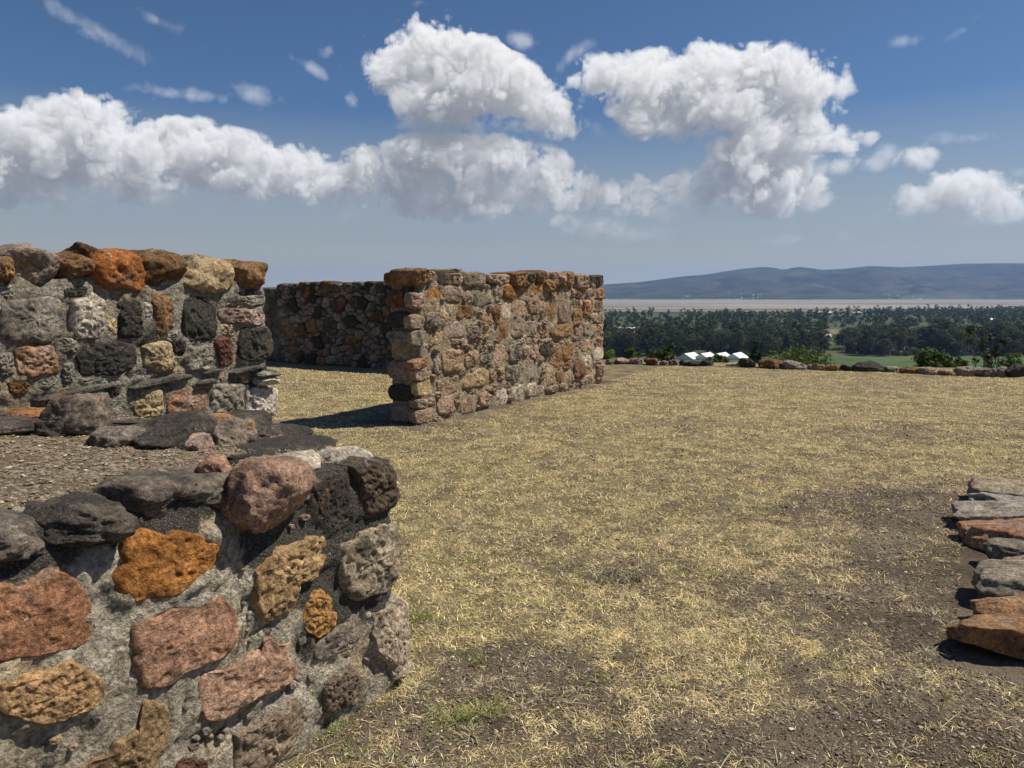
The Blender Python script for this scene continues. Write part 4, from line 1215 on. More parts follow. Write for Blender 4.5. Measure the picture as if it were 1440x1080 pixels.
for (y0, y1, dens, wd, ln) in [(2.0, 3.4, 26000, .0015, .034), (3.4, 5.2, 15000, .0019, .037), (5.2, 8.0, 7200, .0029, .040), (8.0, 12.0, 3300, .0042, .042), (12.0, 17.6, 1500, .0068, .044)]:
    hw = .80 * y1
    N = int(dens * (y1 - y0) * 2 * hw)
    x = g.uniform(-hw, hw, N)
    y = g.uniform(y0, y1, N)
    k = (np.abs(x) < .76 * y + .3) & ~blocked(x, y) & (edge_dist(x, y) < .5)
    x, y = x[k], y[k]
    b = bare(x, y)
    pat = fbm2(x, y, 5.5, 3, 61) + .75 * fbm2(x, y, 15, 3, 66) + .5 * fbm2(x, y, 1.7, 2, 67)
    cov = np.clip(1.0 - b * .86 + .75 * pat, .06, 1)
    k = g.random(len(x)) < cov ** 1.5
    x, y, b = x[k], y[k], b[k]
    n = len(x)
    # colour: straw here, greener there
    gr = fbm2(x, y, .8, 4, 62) + .25 * fbm2(x, y, 4, 2, 63) + .25 * sstep(x, 1.2, -.6) * sstep(y, 9, 4)
    warm = fbm2(x, y, .5, 3, 64) + .16 * sstep(x, 1, 4)
    pg = np.clip(.16 + .75 * gr, .02, .8)
    po = np.clip(.30 + .35 * gr, .08, .55)
    r = g.random(n)
    ci = np.where(r < pg * .38, 3, np.where(r < pg * .38 + po, 2, np.where(r < pg * .38 + po + .20, 1, 0)))
    r2 = g.random(n)
    ci = np.where((r2 < .05 + .18 * np.clip(warm, 0, 1)) & (ci != 3), 4, ci)
    ci = np.where(r2 > .955, 5, ci)
    ci = np.where((r2 > .85) & (r2 < .955), 6, ci)
    tone = PALT[ci] * np.array([2.05, 1.97, 1.80]) * (1 + g.uniform(-.68, .42, (n, 1)) * (1 if y1 < 6 else .75 if y1 < 9 else .5)) * (1 + .10 * warm)[:, None] * np.array([1, 1 - .05, 1 - .03])
    if y1 > 6:
        f_ = .35 if y1 < 9 else .55
        tone = tone * (1 - f_) + tone.mean(0) * f_
    az = g.uniform(0, 6.283, n)
    el = np.radians(2 + 34 * g.random(n) ** 1.4)
    add(blades(x, y, ln * g.uniform(.5, 1.5, n), wd * g.uniform(.6, 1.5, n), el, az, tone))

# rosettes of bleached grass on the bare soil, and some green tufts
def tufts(cx, cy, k, ln, wd, cols, up, spread):
    n = len(cx)
    x = np.repeat(cx, k) + g.normal(0, spread, n * k)
    y = np.repeat(cy, k) + g.normal(0, spread, n * k)
    sc = np.repeat(g.uniform(.55, 1.35, n), k)
    az = np.arctan2(y - np.repeat(cy, k), x - np.repeat(cx, k)) + g.normal(0, .7, n * k)
    el = np.radians(g.uniform(up[0], up[1] * .8, n * k))
    ci = g.integers(0, len(cols), n * k)
    tone = np.array(cols)[ci] * np.repeat(g.uniform(.75, 1.2, n), k)[:, None] * g.uniform(.75, 1.2, (n * k, 1))
    add(blades(x, y, ln * sc * g.uniform(.5, 1.3, n * k), np.full(n * k, wd), el, az, tone, .6))


N = 4200
x = g.uniform(-3, 6, N); y = g.uniform(2.0, 7.5, N)
k = (np.abs(x) < .76 * y) & ~blocked(x, y)
x, y = x[k], y[k]
u_, n_ = un(x, y)
keep_ = g.random(len(x)) < np.where(bare(x, y) > .5, .50 * sstep(n_, .2, -.9) + .10, .8) * sstep(y, 7.6, 3.0)
x, y = x[keep_], y[keep_]
tufts(x, y, 20, .055, .0024, [PALT[1], PALT[0], PALT[5], PALT[0] * .8], (8, 55), .012)
cx = np.concatenate([np.full(10, -.70) + g.normal(0, .05, 10), np.full(16, -.2) + g.normal(0, .09, 16), np.full(12, -.47) + g.normal(0, .06, 12), g.uniform(-.6, 4, 130)])
cy = np.concatenate([np.full(10, 2.55) + g.normal(0, .03, 10), np.full(16, 2.66) + g.normal(0, .05, 16), np.full(12, 3.5) + g.normal(0, .05, 12), g.uniform(2.1, 6.5, 130)])
k = ~blocked(cx, cy)
tufts(cx[k], cy[k], 24, .06, .0026, [PALT[3], PALT[3] * 1.3, PALT[2]], (15, 65), .016)
# straws lying about
n = 900
x = g.uniform(-2, 5, n); y = g.uniform(2.0, 6.5, n)
k = ~blocked(x, y) & (np.abs(x) < .76 * y)
x, y = x[k], y[k]
n = len(x)
add(blades(x, y, g.uniform(.06, .20, n), np.full(n, .0026), np.radians(g.uniform(0, 9, n)), g.uniform(0, 6.28, n), PALT[g.choice([0, 1, 5], n)], .1))
V = np.vstack(Vs)
o = fast_mesh('grass', V, np.concatenate(Ls), np.concatenate(Cs), M_TURF, False)
point_color(o, 'tone', np.vstack(Ts))
tag(o, kind='stuff')
print('blade verts', len(V))

# ---- crumbs of soil and small stones on the bare patches
N = 260000
y = 2.0 + 7.0 * g.random(N) ** 1.5
x = g.uniform(-.76, .76, N) * y
k = ~blocked(x, y)
x, y = x[k], y[k]
b = bare(x, y)
k = g.random(len(x)) < np.clip(b * 1.1, .10, 1)
x, y = x[k], y[k]
n = len(x)
sz = (.0018 + .0075 * g.random(n) ** 4.5) * (1 + .12 * (y - 2))
pal = np.array([(.15, .115, .088), (.23, .185, .145), (.085, .065, .05), (.34, .29, .23), (.20, .14, .11), (.55, .5, .42)])
cc = pal[g.choice(6, n, p=[.36, .28, .17, .11, .06, .02])] * g.uniform(.75, 1.25, (n, 1))
tag(crumbs('soil_crumbs', np.column_stack([x, y, ground_z(x, y) + .010 * fbm2(x, y, 9, 4, 51, .6)]), sz, cc, M_CRUMB, 9), kind='stuff')

# ---- a small grey weed on the lawn
wx, wy = .60, 4.03
n = 150
Vs, Ls, Cs, Ts, off = [], [], [], [], 0
a = g.uniform(0, 6.28, n); r = .11 * np.sqrt(g.random(n))
x = wx + r * np.cos(a) * 1.25; y = wy + r * np.sin(a)
add(blades(x, y, g.uniform(.02, .05, n), g.uniform(.004, .008, n), np.radians(g.uniform(10, 70, n)), g.uniform(0, 6.28, n),
           np.array([(.15, .15, .105)]) * g.uniform(.6, 1.5, (n, 1)), .2, ground_z(x, y) + g.uniform(0, .05, n) * (1 - r / .12)))
o = fast_mesh('weed', np.vstack(Vs) - np.array([wx, wy, 0]), np.concatenate(Ls), np.concatenate(Cs), M_TURF, False)
point_color(o, 'tone', np.vstack(Ts))
o.location = (wx, wy, 0)
tag(o, 'small dark grey green weed growing alone in the dry lawn', 'weed')


# ------------------------------------------------------------------ far country
def plain_mat(name, c1, c2, sc, c3=None, stretch=1.0, bump=.0):
    m, t, out = new_mat(name)
    p = t.v('MULTIPLY', t.n('ShaderNodeNewGeometry').outputs['Position'], (1, stretch, 1))
    col = t.mix(t.ss(t.noise(p, sc, 7, .6), .38, .62), c4(c1), c4(c2))
    if c3:
        col = t.mix(t.ss(t.noise(p, sc * .31, 5, .6), .52, .62), col, c4(c3))
    finish(t, out, col, .95)
    return m


def sheet(name, pts, z, mat):
    o = mesh_ob(name, [(x, y, z) for x, y in pts], [tuple(range(len(pts)))], mat, smooth=False)
    tag(o, kind='structure')
    return o


# the dry lake: pale mud flats in bands right up to the far shore
m, t, out = new_mat('dry_lake_mud')
p = t.n('ShaderNodeNewGeometry').outputs['Position']
band = t.noise(t.v('MULTIPLY', p, (.0005, .0062, 0)), 1.0, 5, .55)
col = t.mix(t.ss(band, .44, .56), c4((.105, .098, .082)), c4((.30, .275, .235)))
yp = t.n('ShaderNodeSeparateXYZ', {0: p}).outputs[1]
col = t.mix(t.ss(yp, 2600, 4200, 0, .35), col, c4((.40, .37, .315)))
col = t.mix(t.ss(t.m('ADD', yp, t.m('MULTIPLY', band, 500)), 2150, 1850), col, c4((.15, .145, .075)))
finish(t, out, col, .95)
sheet('lake_bed', [(-6000, 1650), (6000, 1650), (7500, 5300), (-7500, 5300)], PLAIN + .5, m)
sheet('field', [(150, 300), (430, 300), (430, 488), (165, 492)], PLAIN + .12, plain_mat('green_field', (.040, .085, .024), (.062, .108, .034), .05, (.075, .11, .04)))
sheet('field', [(255, 545), (300, 545), (330, 690), (272, 690)], PLAIN + .12, plain_mat('light_green_field', (.08, .125, .035), (.11, .15, .05), .05))
sheet('field', [(270, 760), (420, 760), (440, 860), (280, 860)], PLAIN + .12, plain_mat('dry_field', (.15, .14, .08), (.2, .18, .11), .04))
sheet('field', [(30, 415), (150, 415), (150, 470), (30, 470)], PLAIN + .12, plain_mat('grassy_strip', (.05, .09, .025), (.09, .13, .04), .06))

# hills beyond the lake
ridge_px = [(-1400, 404), (300, 404), (600, 404), (780, 403), (848, 400), (900, 396), (950, 389.5), (990, 386.5), (1010, 383), (1040, 378.5), (1068, 376), (1085, 377), (1098, 380.5), (1106, 378), (1118, 375.8), (1132, 377), (1152, 379.8),
            (1180, 378.5), (1214, 374.5), (1260, 375.6), (1300, 374), (1350, 371.5), (1400, 370.5), (1440, 371), (1600, 368), (2000, 380), (3000, 395)]
# as bearings (x per metre of distance) and heights at seven kilometres
RB = np.array([((p[0] - 720) / 1040, (412.3 - p[1]) / 1040 * 7000 + 1.6) for p in ridge_px])
hx = np.linspace(-9500, 9500, 420)
hy = np.concatenate([np.linspace(4700, 7400, 110), np.linspace(7500, 9500, 12)])
HX, HY = np.meshgrid(hx, hy)
b_ = HX.ravel() / HY.ravel()
top = np.interp(b_, RB[:, 0], RB[:, 1])
f = np.clip((HY.ravel() - 4850 + 250 * fbm2(HX, HY, .0007, 3, 71)) / (7000 - 4850), 0, 1.0)
sh = .52 * f ** 1.5 + .48 * sstep(f, .25, 1)
val = fbm2(HX, HY, .0011, 5, 72) + .5 * (1 - 2 * np.abs(fbm2(HX, HY, .0016, 4, 73)))
hz = PLAIN - 4 + (top - PLAIN + 4) * sh + val * 170 * f * (1 - f) * 2.2 * np.clip((top - PLAIN) / 300, .2, 1)
back = sstep(HY.ravel(), 7050, 9400)
hz = hz * (1 - back) + (PLAIN - 4) * back
m, t, out = new_mat('scrub_hillside')
p = t.n('ShaderNodeNewGeometry').outputs['Position']
col = t.mix(t.ss(t.noise(p, .004, 8, .65), .38, .62), c4((.010, .018, .014)), c4((.058, .060, .046)))
col = t.mix(t.ss(t.noise(p, .0022, 7, .65), .58, .68, 0, .6), col, c4((.15, .125, .09)))
finish(t, out, col, .95)
ff = grid_faces(len(hx), len(hy))
o = fast_mesh('hills', np.column_stack([HX.ravel(), HY.ravel(), hz]), ff.ravel(), np.full(len(ff), 4), m, True)
tag(o, kind='structure')


def hill_z(x, y):
    i = np.argmin((HX.ravel() - x) ** 2 + (HY.ravel() - y) ** 2)
    return float(hz[i])


# ---- foliage
def mat_leaf(name, c1, c2, sc=.35):
    m, t, out = new_mat(name)
    geo = t.n('ShaderNodeNewGeometry')
    oi = t.n('ShaderNodeObjectInfo')
    r = geo.outputs['Random Per Island']
    col = t.mix(r, c4(c1), c4(c2))
    n = t.noise(geo.outputs['Position'], sc, 4, .6)
    col = t.mix(1.0, col, t.ss(n, .3, .7, .7, 1.35, 'LINEAR'), 'MULTIPLY')
    v = t.ss(oi.outputs['Random'], 0, 1, .55, 1.45, 'LINEAR')
    col = t.mix(1.0, col, v, 'MULTIPLY')
    b = t.n('ShaderNodeBsdfPrincipled', {'Base Color': col, 'Roughness': .65, 'Specular IOR Level': .25})
    tr = t.n('ShaderNodeBsdfTranslucent', {'Color': col})
    mx = t.n('ShaderNodeMixShader', {0: .25, 1: b.outputs[0], 2: tr.outputs[0]})
    t.t.links.new(mx.outputs[0], out.inputs[0])
    return m


m, t, out = new_mat('bark')
p = t.n('ShaderNodeNewGeometry').outputs['Position']
finish(t, out, t.mix(t.ss(t.noise(t.v('MULTIPLY', p, (1, 1, .2)), 3, 5, .6), .4, .6), c4((.10, .075, .055)), c4((.24, .20, .16))), .9)
M_BARK = m
LEAF_DARK = mat_leaf('dark_leaves', (.026, .044, .015), (.046, .066, .022))
LEAF_OLIVE = mat_leaf('olive_leaves', (.044, .056, .018), (.072, .080, .028))
LEAF_BUSH = mat_leaf('bush_leaves', (.045, .075, .014), (.10, .135, .03), 3)
LEAF_BRIGHT = mat_leaf('bright_leaves', (.085, .14, .022), (.16, .21, .05), 3)


def leaf_cloud(centres, radii, n, size, g, flat=.8):
    """n leaf quads through the clumps' volumes, thinner inside"""
    k = g.choice(len(centres), n, p=radii ** 2 / np.sum(radii ** 2))
    d = g.normal(0, 1, (n, 3))
    d /= np.linalg.norm(d, axis=1)[:, None]
    r = radii[k] * g.random(n) ** .42 * (1 + .18 * g.normal(0, 1, n))
    c = centres[k] + d * r[:, None] * np.array([1, 1, flat])
    a = g.normal(0, 1, (n, 3)); a /= np.linalg.norm(a, axis=1)[:, None]
    nrm = d * .7 + g.normal(0, .6, (n, 3)) + np.array([0, 0, .4])
    b = np.cross(nrm, a); b /= np.linalg.norm(b, axis=1)[:, None] + 1e-9
    a = np.cross(b, nrm); a /= np.linalg.norm(a, axis=1)[:, None] + 1e-9
    s = size * g.uniform(.5, 1.4, n)[:, None]
    V = np.stack([c - a * s, c + b * s * .5, c + a * s, c - b * s * .5], 1).reshape(-1, 3)
    return V


def limb(p, q, r0, r1, n=6):
    p, q = np.array(p, float), np.array(q, float)
    d = q - p
    d = d / np.linalg.norm(d)
    a = np.cross(d, [.3, .9, .1]); a /= np.linalg.norm(a)
    b = np.cross(d, a)
    th = np.arange(n) / n * 2 * math.pi
    ring = np.cos(th)[:, None] * a + np.sin(th)[:, None] * b
    return np.vstack([p + ring * r0, q + ring * r1]), [(i, (i + 1) % n, n + (i + 1) % n, n + i) for i in range(n)]


def trunk_mesh(name, segs):
    V, F, o = [], [], 0
    for s in segs:
        v, f = limb(*s)
        V.append(v)
        F += [tuple(i + o for i in q) for q in f]
        o += len(v)
    me = bpy.data.meshes.new(name)
    me.from_pydata(np.vstack(V).tolist(), [], F)
    me.polygons.foreach_set('use_smooth', np.ones(len(F), bool))
    me.materials.append(M_BARK)
    return me


def crown_mesh(name, V, mat):
    n = len(V) // 4
    me = bpy.data.meshes.new(name)
    me.vertices.add(len(V)); me.vertices.foreach_set('co', V.astype(np.float32).ravel())
    me.loops.add(len(V)); me.loops.foreach_set('vertex_index', np.arange(len(V), dtype=np.int32))
    me.polygons.add(n); me.polygons.foreach_set('loop_start', np.arange(n, dtype=np.int32) * 4)
    me.update(calc_edges=True)
    me.materials.append(mat)
    return me


def tree_kind(seed, H, W, mat, base=.28, nl=4600, leaf=.42, clumps=20):
    g = np.random.default_rng(seed)
    C, Rr, segs = [], [], []
    lean = g.normal(0, .03, 2)
    pt = lambda z: np.array([lean[0] * z, lean[1] * z, z])
    segs.append((pt(-.5), pt(H * .45), H * .020, H * .013))
    segs.append((pt(H * .45), pt(H * .85), H * .013, H * .004))
    for k in range(clumps):
        z = H * (base + (1 - base) * (k + .5) / clumps)
        env = math.sin(math.pi * min(1, max(0, (z / H - base * .75) / (1.04 - base * .75)))) ** .65
        th = k * 2.4 + g.uniform(-.5, .5)
        rr = W / 2 * env * g.uniform(.35, .95)
        c = pt(z) + np.array([math.cos(th) * rr, math.sin(th) * rr, g.normal(0, H * .02)])
        C.append(c)
        Rr.append(W * g.uniform(.13, .24) * (.6 + .5 * env))
        if k % 2 == 0:
            segs.append((pt(max(H * .2, z - rr * .7)), c, H * .006, H * .002, 5))
    V = leaf_cloud(np.array(C), np.array(Rr), nl, leaf, g)
    return crown_mesh('crown', V, mat), trunk_mesh('trunk', segs)


KINDS = [tree_kind(101, 22, 14, LEAF_DARK), tree_kind(102, 24, 11, LEAF_DARK, .25), tree_kind(103, 20, 15, LEAF_OLIVE, .3, 4400),
         tree_kind(104, 25, 10, LEAF_OLIVE, .35, 3600, .4), tree_kind(105, 19, 13, LEAF_DARK, .18, 4600),
         tree_kind(106, 17, 19, LEAF_DARK, .16, 6000, .45, 26), tree_kind(107, 21, 17, LEAF_OLIVE, .2, 5600, .45, 24), tree_kind(108, 26, 13, LEAF_DARK, .2, 5000, .4, 24)]
SHRUBS = [tree_kind(109, 7, 9, LEAF_OLIVE, .03, 1500, .45, 14), tree_kind(110, 6, 10, LEAF_DARK, .02, 1500, .45, 14)]


def plant_tree(kind, x, y, z, s, rot, label, group, cat='tree', name='tree'):
    r = empty(name, (x, y, z))
    r.rotation_euler = (0, 0, rot)
    r.scale = (s * 1.08, s * 1.08, s * .80)
    for nm, me in (('crown', kind[0]), ('trunk', kind[1])):
        o = bpy.data.objects.new(nm, me)
        COL.objects.link(o)
        o.parent = r
    tag(r, label, cat, group)
    return r


g = np.random.default_rng(301)
BELT = 'tall dark tree standing in the front belt of trees below the lake'
spots = []
for k in range(330):
    b = g.uniform(.09, .74)
    y = 490 + 120 * g.random() ** 1.6
    x = b * y
    if .425 < b < .452 and y < 640:
        continue
    if any((x - p[0]) ** 2 + (y - p[1]) ** 2 < 6.5 ** 2 for p in spots):
        continue
    spots.append((x, y))
for x, y in spots[:170]:
    plant_tree(KINDS[int(g.choice(8, p=[.12, .12, .1, .08, .12, .18, .16, .12]))], x, y, PLAIN, g.uniform(.62, 1.18) * (1.0 if x / y > .45 else .9), g.uniform(0, 6.28), BELT, 'trees of the front belt')
for k in range(70):
    b = g.uniform(.09, .74)
    if not .425 < b < .452:
        y = g.uniform(488, 520)
        plant_tree(SHRUBS[k % 2], b * y, y, PLAIN, g.uniform(.5, 1.1), g.uniform(0, 6.28), 'low dark shrub at the foot of the front belt of trees', 'shrubs under the front belt', 'shrub', 'shrub')
# lone trees nearer than the belt
plant_tree(KINDS[4], 106, 322, PLAIN + 2.5, .46, 1.0, 'small dark round tree right of the white roofed sheds', None)
plant_tree(KINDS[2], 44, 455, PLAIN, .42, 1.0, 'low leafy tree on the grassy strip left of the white sheds', None)

# the wood behind, far off: one mass of crowns with gaps
C, Rr = [], []
for k in range(4300):
    y = 640 + 1050 * g.random() ** .9
    b = g.uniform(-.55, .85)
    x = b * y
    dens = .5 + .9 * fbm2(np.array([x]), np.array([y]), .006, 3, 81)[0]
    dens *= sstep(np.array([1500 + 350 * sstep(np.array([b]), .3, .7)[0] - y]), 0, 260)[0]
    if g.random() > dens or (.42 < b < .47 and 600 < y < 860):
        continue
    h = g.uniform(9, 19)
    for q in range(4):
        zz = h * (.35 + .55 * q / 3)
        C.append((x + g.normal(0, 2.2), y + g.normal(0, 2.2), PLAIN + zz))
        Rr.append(g.uniform(2.2, 4.2) * (1.1 - .15 * q))
C, Rr = np.array(C), np.array(Rr)
V = leaf_cloud(C, Rr, min(len(C) * 34, 520000), 1.15, g)
o = bpy.data.objects.new('distant_wood', crown_mesh('distant_wood', V, LEAF_DARK))
COL.objects.link(o)
tag(o, kind='stuff')


def bush(name, x, y, H, W, mat, n, leaf, label, seed, dens=14, cat='bush', shape=.9):
    g = np.random.default_rng(seed)
    z0 = float(ground_z(np.array([x]), np.array([y]))[0])
    r = empty(name, (x, y, z0))
    C, Rr, segs = [], [], []
    for k in range(dens):
        th, rr = k * 2.4, W / 2 * math.sqrt((k + .5) / dens) * .8
        top = H * (1 - .16 * (rr / (W / 2)) ** 2) * g.uniform(.9, 1.03) - .16 * W * (rr / (W / 2)) ** 2
        for q in range(3):
            rad = W * g.uniform(.11, .18)
            C.append((math.cos(th) * rr + g.normal(0, .06), math.sin(th) * rr * .9, top - rad - q * W * .2))
            Rr.append(rad)
        segs.append(((g.normal(0, .05), g.normal(0, .05), -.1), C[-3], .03, .008, 5))
    V = leaf_cloud(np.array(C), np.array(Rr), n, leaf, g, shape)
    for nm, me in (('foliage', crown_mesh('foliage', V, mat)), ('stem', trunk_mesh('stem', segs))):
        o = bpy.data.objects.new(nm, me)
        COL.objects.link(o)
        o.parent = r
    tag(r, label, cat)
    return r


def top_at(x, y, zt):
    return zt - float(ground_z(np.array([x]), np.array([y]))[0])


for (px, pt, dist, wpx, mat, n, leaf, lab, sd, ds) in [
        (1124, 478, 30, 112, LEAF_BRIGHT, 9000, .06, 'wide feathery yellow green bush behind the big flat brown boulder', 1, 22),
        (1316, 488, 27, 58, LEAF_BUSH, 9000, .05, 'round dark green bush rising behind the lawn edge on the right', 2, 20),
        (1345, 500, 27.5, 30, LEAF_BUSH, 3500, .05, 'smaller yellowish bush at the right shoulder of the round dark green bush', 3, 9),
        (939, 488, 27, 27, LEAF_BRIGHT, 3600, .05, 'small round bright green shrub above the brown block at the lawn edge', 4, 10),
        (921, 497, 27.5, 22, LEAF_BUSH, 2400, .05, 'low green shrub just left of the small round bright shrub', 5, 8),
        (889, 490, 29, 20, LEAF_BUSH, 2200, .05, 'tufty olive shrub between the sunlit wall and the brown block', 6, 7),
        (857, 493, 28, 26, LEAF_BRIGHT, 2600, .05, 'low bright shrub against the far end of the sunlit wall', 7, 8),
        (1012, 501, 20, 24, LEAF_BUSH, 2600, .035, 'low dark shrub in front of the white shed roofs', 8, 8),
        (1062, 481, 60, 19, LEAF_DARK, 3000, .12, 'dark narrow bush left of the wide feathery bush', 9, 7),
        (1432, 500, 27, 44, LEAF_BRIGHT, 3000, .05, 'straw green bush at the right picture edge', 10, 10)]:
    x, y = (px - 720) / 1040 * dist, dist
    zt_ = 1.6 - (pt - 412.3) / 1040 * dist
    bush('bush', x, y, top_at(x, y, zt_) + .12, wpx / 1040 * dist, mat, n, leaf, lab, sd, ds)

# thin-stemmed plant on the right
g = np.random.default_rng(9)
x, y = (1391 - 720) / 1040 * 19.5, 19.5
z0 = float(ground_z(np.array([x]), np.array([y]))[0])
r = empty('tall_plant', (x, y, z0))
segs, C, Rr = [], [], []
for k in range(7):
    a = (g.normal(0, .08), g.normal(0, .08), 0)
    b = (g.normal(0, .28), g.normal(0, .2), g.uniform(1.4, 2.1))
    segs.append((a, b, .02, .008, 5))
    for q in range(7):
        f_ = g.uniform(.4, 1.0)
        C.append((a[0] + (b[0] - a[0]) * f_ + g.normal(0, .08), a[1] + (b[1] - a[1]) * f_, b[2] * f_))
        Rr.append(g.uniform(.05, .14))
V = leaf_cloud(np.array(C), np.array(Rr), 1300, .04, g)
for nm, me in (('foliage', crown_mesh('foliage', V, LEAF_DARK)), ('stem', trunk_mesh('stem', segs))):
    o = bpy.data.objects.new(nm, me)
    COL.objects.link(o)
    o.parent = r
tag(r, 'thin-stemmed dark leafy plant behind the upright stones at the right of the lawn edge', 'plant')

# ---- buildings
def flat_mat(name, c, rough=.6):
    m, t, out = new_mat(name)
    p = t.n('ShaderNodeNewGeometry').outputs['Position']
    finish(t, out, t.mix(t.ss(t.noise(p, 1.2, 5, .6), .35, .65), c4(tuple(v * .86 for v in c)), c4(c)), rough)
    return m


M_ROOF = flat_mat('white_sheet_roof', (.80, .81, .82))
M_WALLW = flat_mat('pale_plaster', (.62, .60, .56))
M_WALLG = flat_mat('grey_plaster', (.30, .30, .29))
M_DARK = flat_mat('dark_opening', (.03, .03, .035))


def house(name, x, y, z, L, W, H, RH, rot, label, group=None, roof=M_ROOF, wall=M_WALLG, doors=2, cat='shed'):
    r = empty(name, (x, y, z))
    r.rotation_euler = (0, 0, rot)
    l, w = L / 2, W / 2
    V = [(-l, -w, -.5), (l, -w, -.5), (l, w, -.5), (-l, w, -.5), (-l, -w, H), (l, -w, H), (l, w, H), (-l, w, H), (-l, 0, H + RH * .96), (l, 0, H + RH * .96)]
    F = [(0, 1, 5, 4), (2, 3, 7, 6), (1, 2, 6, 9, 5), (3, 0, 4, 8, 7)]
    o = mesh_ob('wall', V, F, wall, smooth=False)
    o.parent = r
    e = .5
    th = .18
    rv = []
    for s in (-1, 1):
        for q in (-l - e, l + e):
            rv += [(q, s * (w + e), H - e * RH / w), (q, 0, H + RH), (q, s * (w + e), H - e * RH / w + th), (q, 0, H + RH + th)]
    F = []
    for k in (0, 8):
        a = k
        F += [(a, a + 1, a + 5, a + 4), (a + 2, a + 6, a + 7, a + 3), (a, a + 4, a + 6, a + 2), (a, a + 2, a + 3, a + 1), (a + 4, a + 5, a + 7, a + 6)]
    o = mesh_ob('roof', rv, F, roof, smooth=False)
    o.parent = r
    for k in range(doors):
        xx = -l + L * (k + .5) / doors
        v = [(xx - .8, -w - .06, 0), (xx + .8, -w - .06, 0), (xx + .8, -w - .06, 2.2), (xx - .8, -w - .06, 2.2),
             (xx - .8, -w + .1, 0), (xx + .8, -w + .1, 0), (xx + .8, -w + .1, 2.2), (xx - .8, -w + .1, 2.2)]
        o = mesh_ob('door', v, [(0, 1, 2, 3), (0, 4, 5, 1), (1, 5, 6, 2), (2, 6, 7, 3), (3, 7, 4, 0)], M_DARK, smooth=False)
        o.parent = r
    tag(r, label, cat, group)
    return r


for px, lab in [(970, 'leftmost and largest of the four white roofed sheds below the lawn edge'),
                (993, 'second white roofed shed from the left'), (1015, 'third white roofed shed from the left, partly behind a low shrub'),
                (1037, 'rightmost white roofed shed, beside the dark narrow bush')]:
    y = 470
    house('shed', (px - 720) / 1040 * y, y, PLAIN + .3, 15, 10.8 if px < 980 else 10.0, 0.5, 3.0, .95, lab, 'white roofed sheds below the terrace', M_ROOF, M_ROOF, 0)
for (px, py, dist, L, W, H, lab) in [
        (880, 466, 700, 16, 9, 7.5, 'white building half hidden among the trees left of centre'),
        (1155, 443.5, 1420, 30, 10, 4, 'long low white building in the distant wood, left one'),
        (1203, 443.5, 1430, 16, 10, 4, 'white building in the distant wood, right of the long low one'),
        (1384, 451.5, 1010, 15, 9, 5.5, 'white house among the tree tops toward the right edge'),
        (1160, 478, 640, 9, 7, 4, 'small white house beside the light green field'),
        (1250, 491.5, 500, 6, 4, 2.6, 'small white hut under the trees at the field edge'),
        (1408, 483, 545, 12, 8, 7, 'white house seen between the tree trunks on the right'),
        (900, 484, 560, 10, 7, 4, 'low white house at the foot of the trees left of centre'),
        (868, 485, 560, 9, 6, 4, 'low white house at the foot of the trees by the sunlit wall')]:
    y = dist
    z = max(1.6 - (py - 412.3) / 1040 * dist - H - .5, PLAIN)
    house('house', (px - 720) / 1040 * y, y, z if z > PLAIN + 3 and False else PLAIN + .6, L, W, H, 1.8, g.uniform(-.3, .3), lab, None, M_ROOF, M_WALLW, 2, 'house')
# villages at the foot of the hills
g = np.random.default_rng(55)
hs = None
for k in range(110):
    a, b = ((955, 1070), (1225, 1300), (850, 885))[g.choice(3, p=[.6, .28, .12])]
    px = g.uniform(a, b)
    y = g.uniform(4700, 5350)
    x = (px - 720) / 1040 * y
    z = hill_z(x, y)
    if hs is None:
        hs = house('village_house', x, y, z - 1, 26, 15, 7, 3, g.uniform(-.5, .5), 'tiny white house in a village at the foot of the hills', 'village houses at the foot of the hills', M_ROOF, M_WALLW, 0, 'house')
    else:
        r = hs.copy()
        COL.objects.link(r)
        r.location = (x, y, z - 1)
        s_ = g.uniform(.18, .5)
        r.scale = (s_, s_, s_)
        r.rotation_euler = (0, 0, g.uniform(-.5, .5))
        for ch in hs.children:
            c_ = ch.copy()
            COL.objects.link(c_)
            c_.parent = r

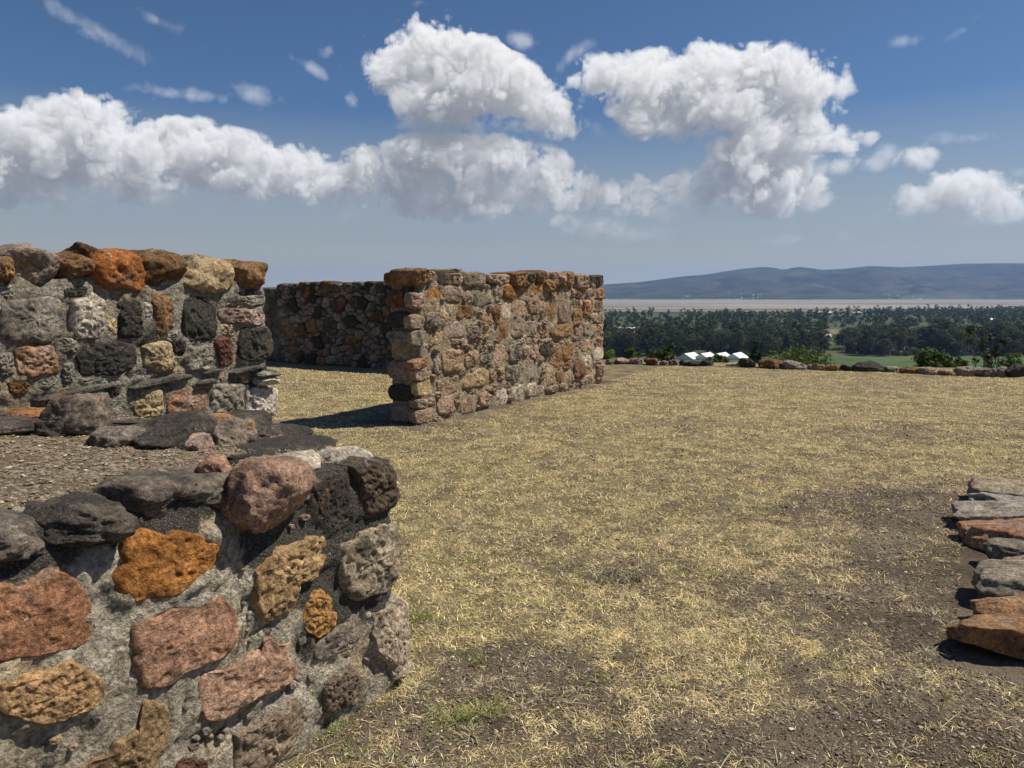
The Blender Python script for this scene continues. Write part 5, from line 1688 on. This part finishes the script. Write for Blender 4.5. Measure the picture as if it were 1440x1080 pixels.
# ---- a bird high on the left
bx, by = (25 - 720) / 1040 * 60, 60
V = [(0, -.22, 0), (.07, 0, .03), (0, .25, 0), (-.07, 0, .03), (0, 0, -.07), (.3, -.03, .13), (.62, .10, .06), (.28, .12, .11), (-.3, -.03, .13), (-.62, .10, .06), (-.28, .12, .11), (.06, .36, .0), (-.06, .36, 0), (0, -.30, -.01)]
F = [(0, 1, 4), (1, 2, 4), (2, 3, 4), (3, 0, 4), (0, 3, 1), (1, 3, 2), (1, 5, 7), (5, 6, 7), (3, 10, 8), (8, 10, 9), (2, 11, 12), (0, 13, 1), (0, 3, 13)]
o = mesh_ob('bird', np.array(V) * 1.0, F, M_DARK, smooth=False)
o.location = (bx, by, 1.6 + 60 * math.tan(R(18.2)) * 1.06)
o.rotation_euler = (.2, .3, 1.2)
tag(o, 'tiny dark bird flying high in the blue at the upper left', 'bird')

# ---- dust blown up from the lake bed
bm = bmesh.new()
for dx, dy, w, h in ((0, 0, 150, 34), (110, 60, 120, 26), (-120, 30, 170, 22), (210, 20, 60, 44), (20, 80, 70, 52)):
    r_ = bmesh.ops.create_icosphere(bm, subdivisions=3, radius=1)
    for v in r_['verts']:
        v.co = Vector((v.co.x * w + dx, v.co.y * w + dy, v.co.z * h))
me = bpy.data.meshes.new('dust')
bm.to_mesh(me)
bm.free()
m, t, out = new_mat('blown_dust')
vol = t.n('ShaderNodeVolumePrincipled', {'Color': c4((.86, .80, .72)), 'Density': 9e-4})
t.t.links.new(vol.outputs[0], out.inputs['Volume'])
me.materials.append(m)
o = bpy.data.objects.new('dust', me)
COL.objects.link(o)
o.location = ((1335 - 720) / 1040 * 4450, 4450, PLAIN + 16)
tag(o, kind='stuff')

# ---- the air
bm = bmesh.new()
bmesh.ops.create_cube(bm, size=1)
for v in bm.verts:
    v.co = Vector((v.co.x * 20400, (v.co.y + .5) * 13650 - 600, -46 if v.co.z < 0 else 400))
me = bpy.data.meshes.new('haze')
bm.to_mesh(me)
bm.free()
m, t, out = new_mat('haze')
vol = t.n('ShaderNodeVolumePrincipled', {'Color': c4((.32, .54, 1.0)), 'Density': 8e-5, 'Anisotropy': .2})
t.t.links.new(vol.outputs[0], out.inputs['Volume'])
me.materials.append(m)
o = bpy.data.objects.new('haze', me)
COL.objects.link(o)
tag(o, kind='stuff')
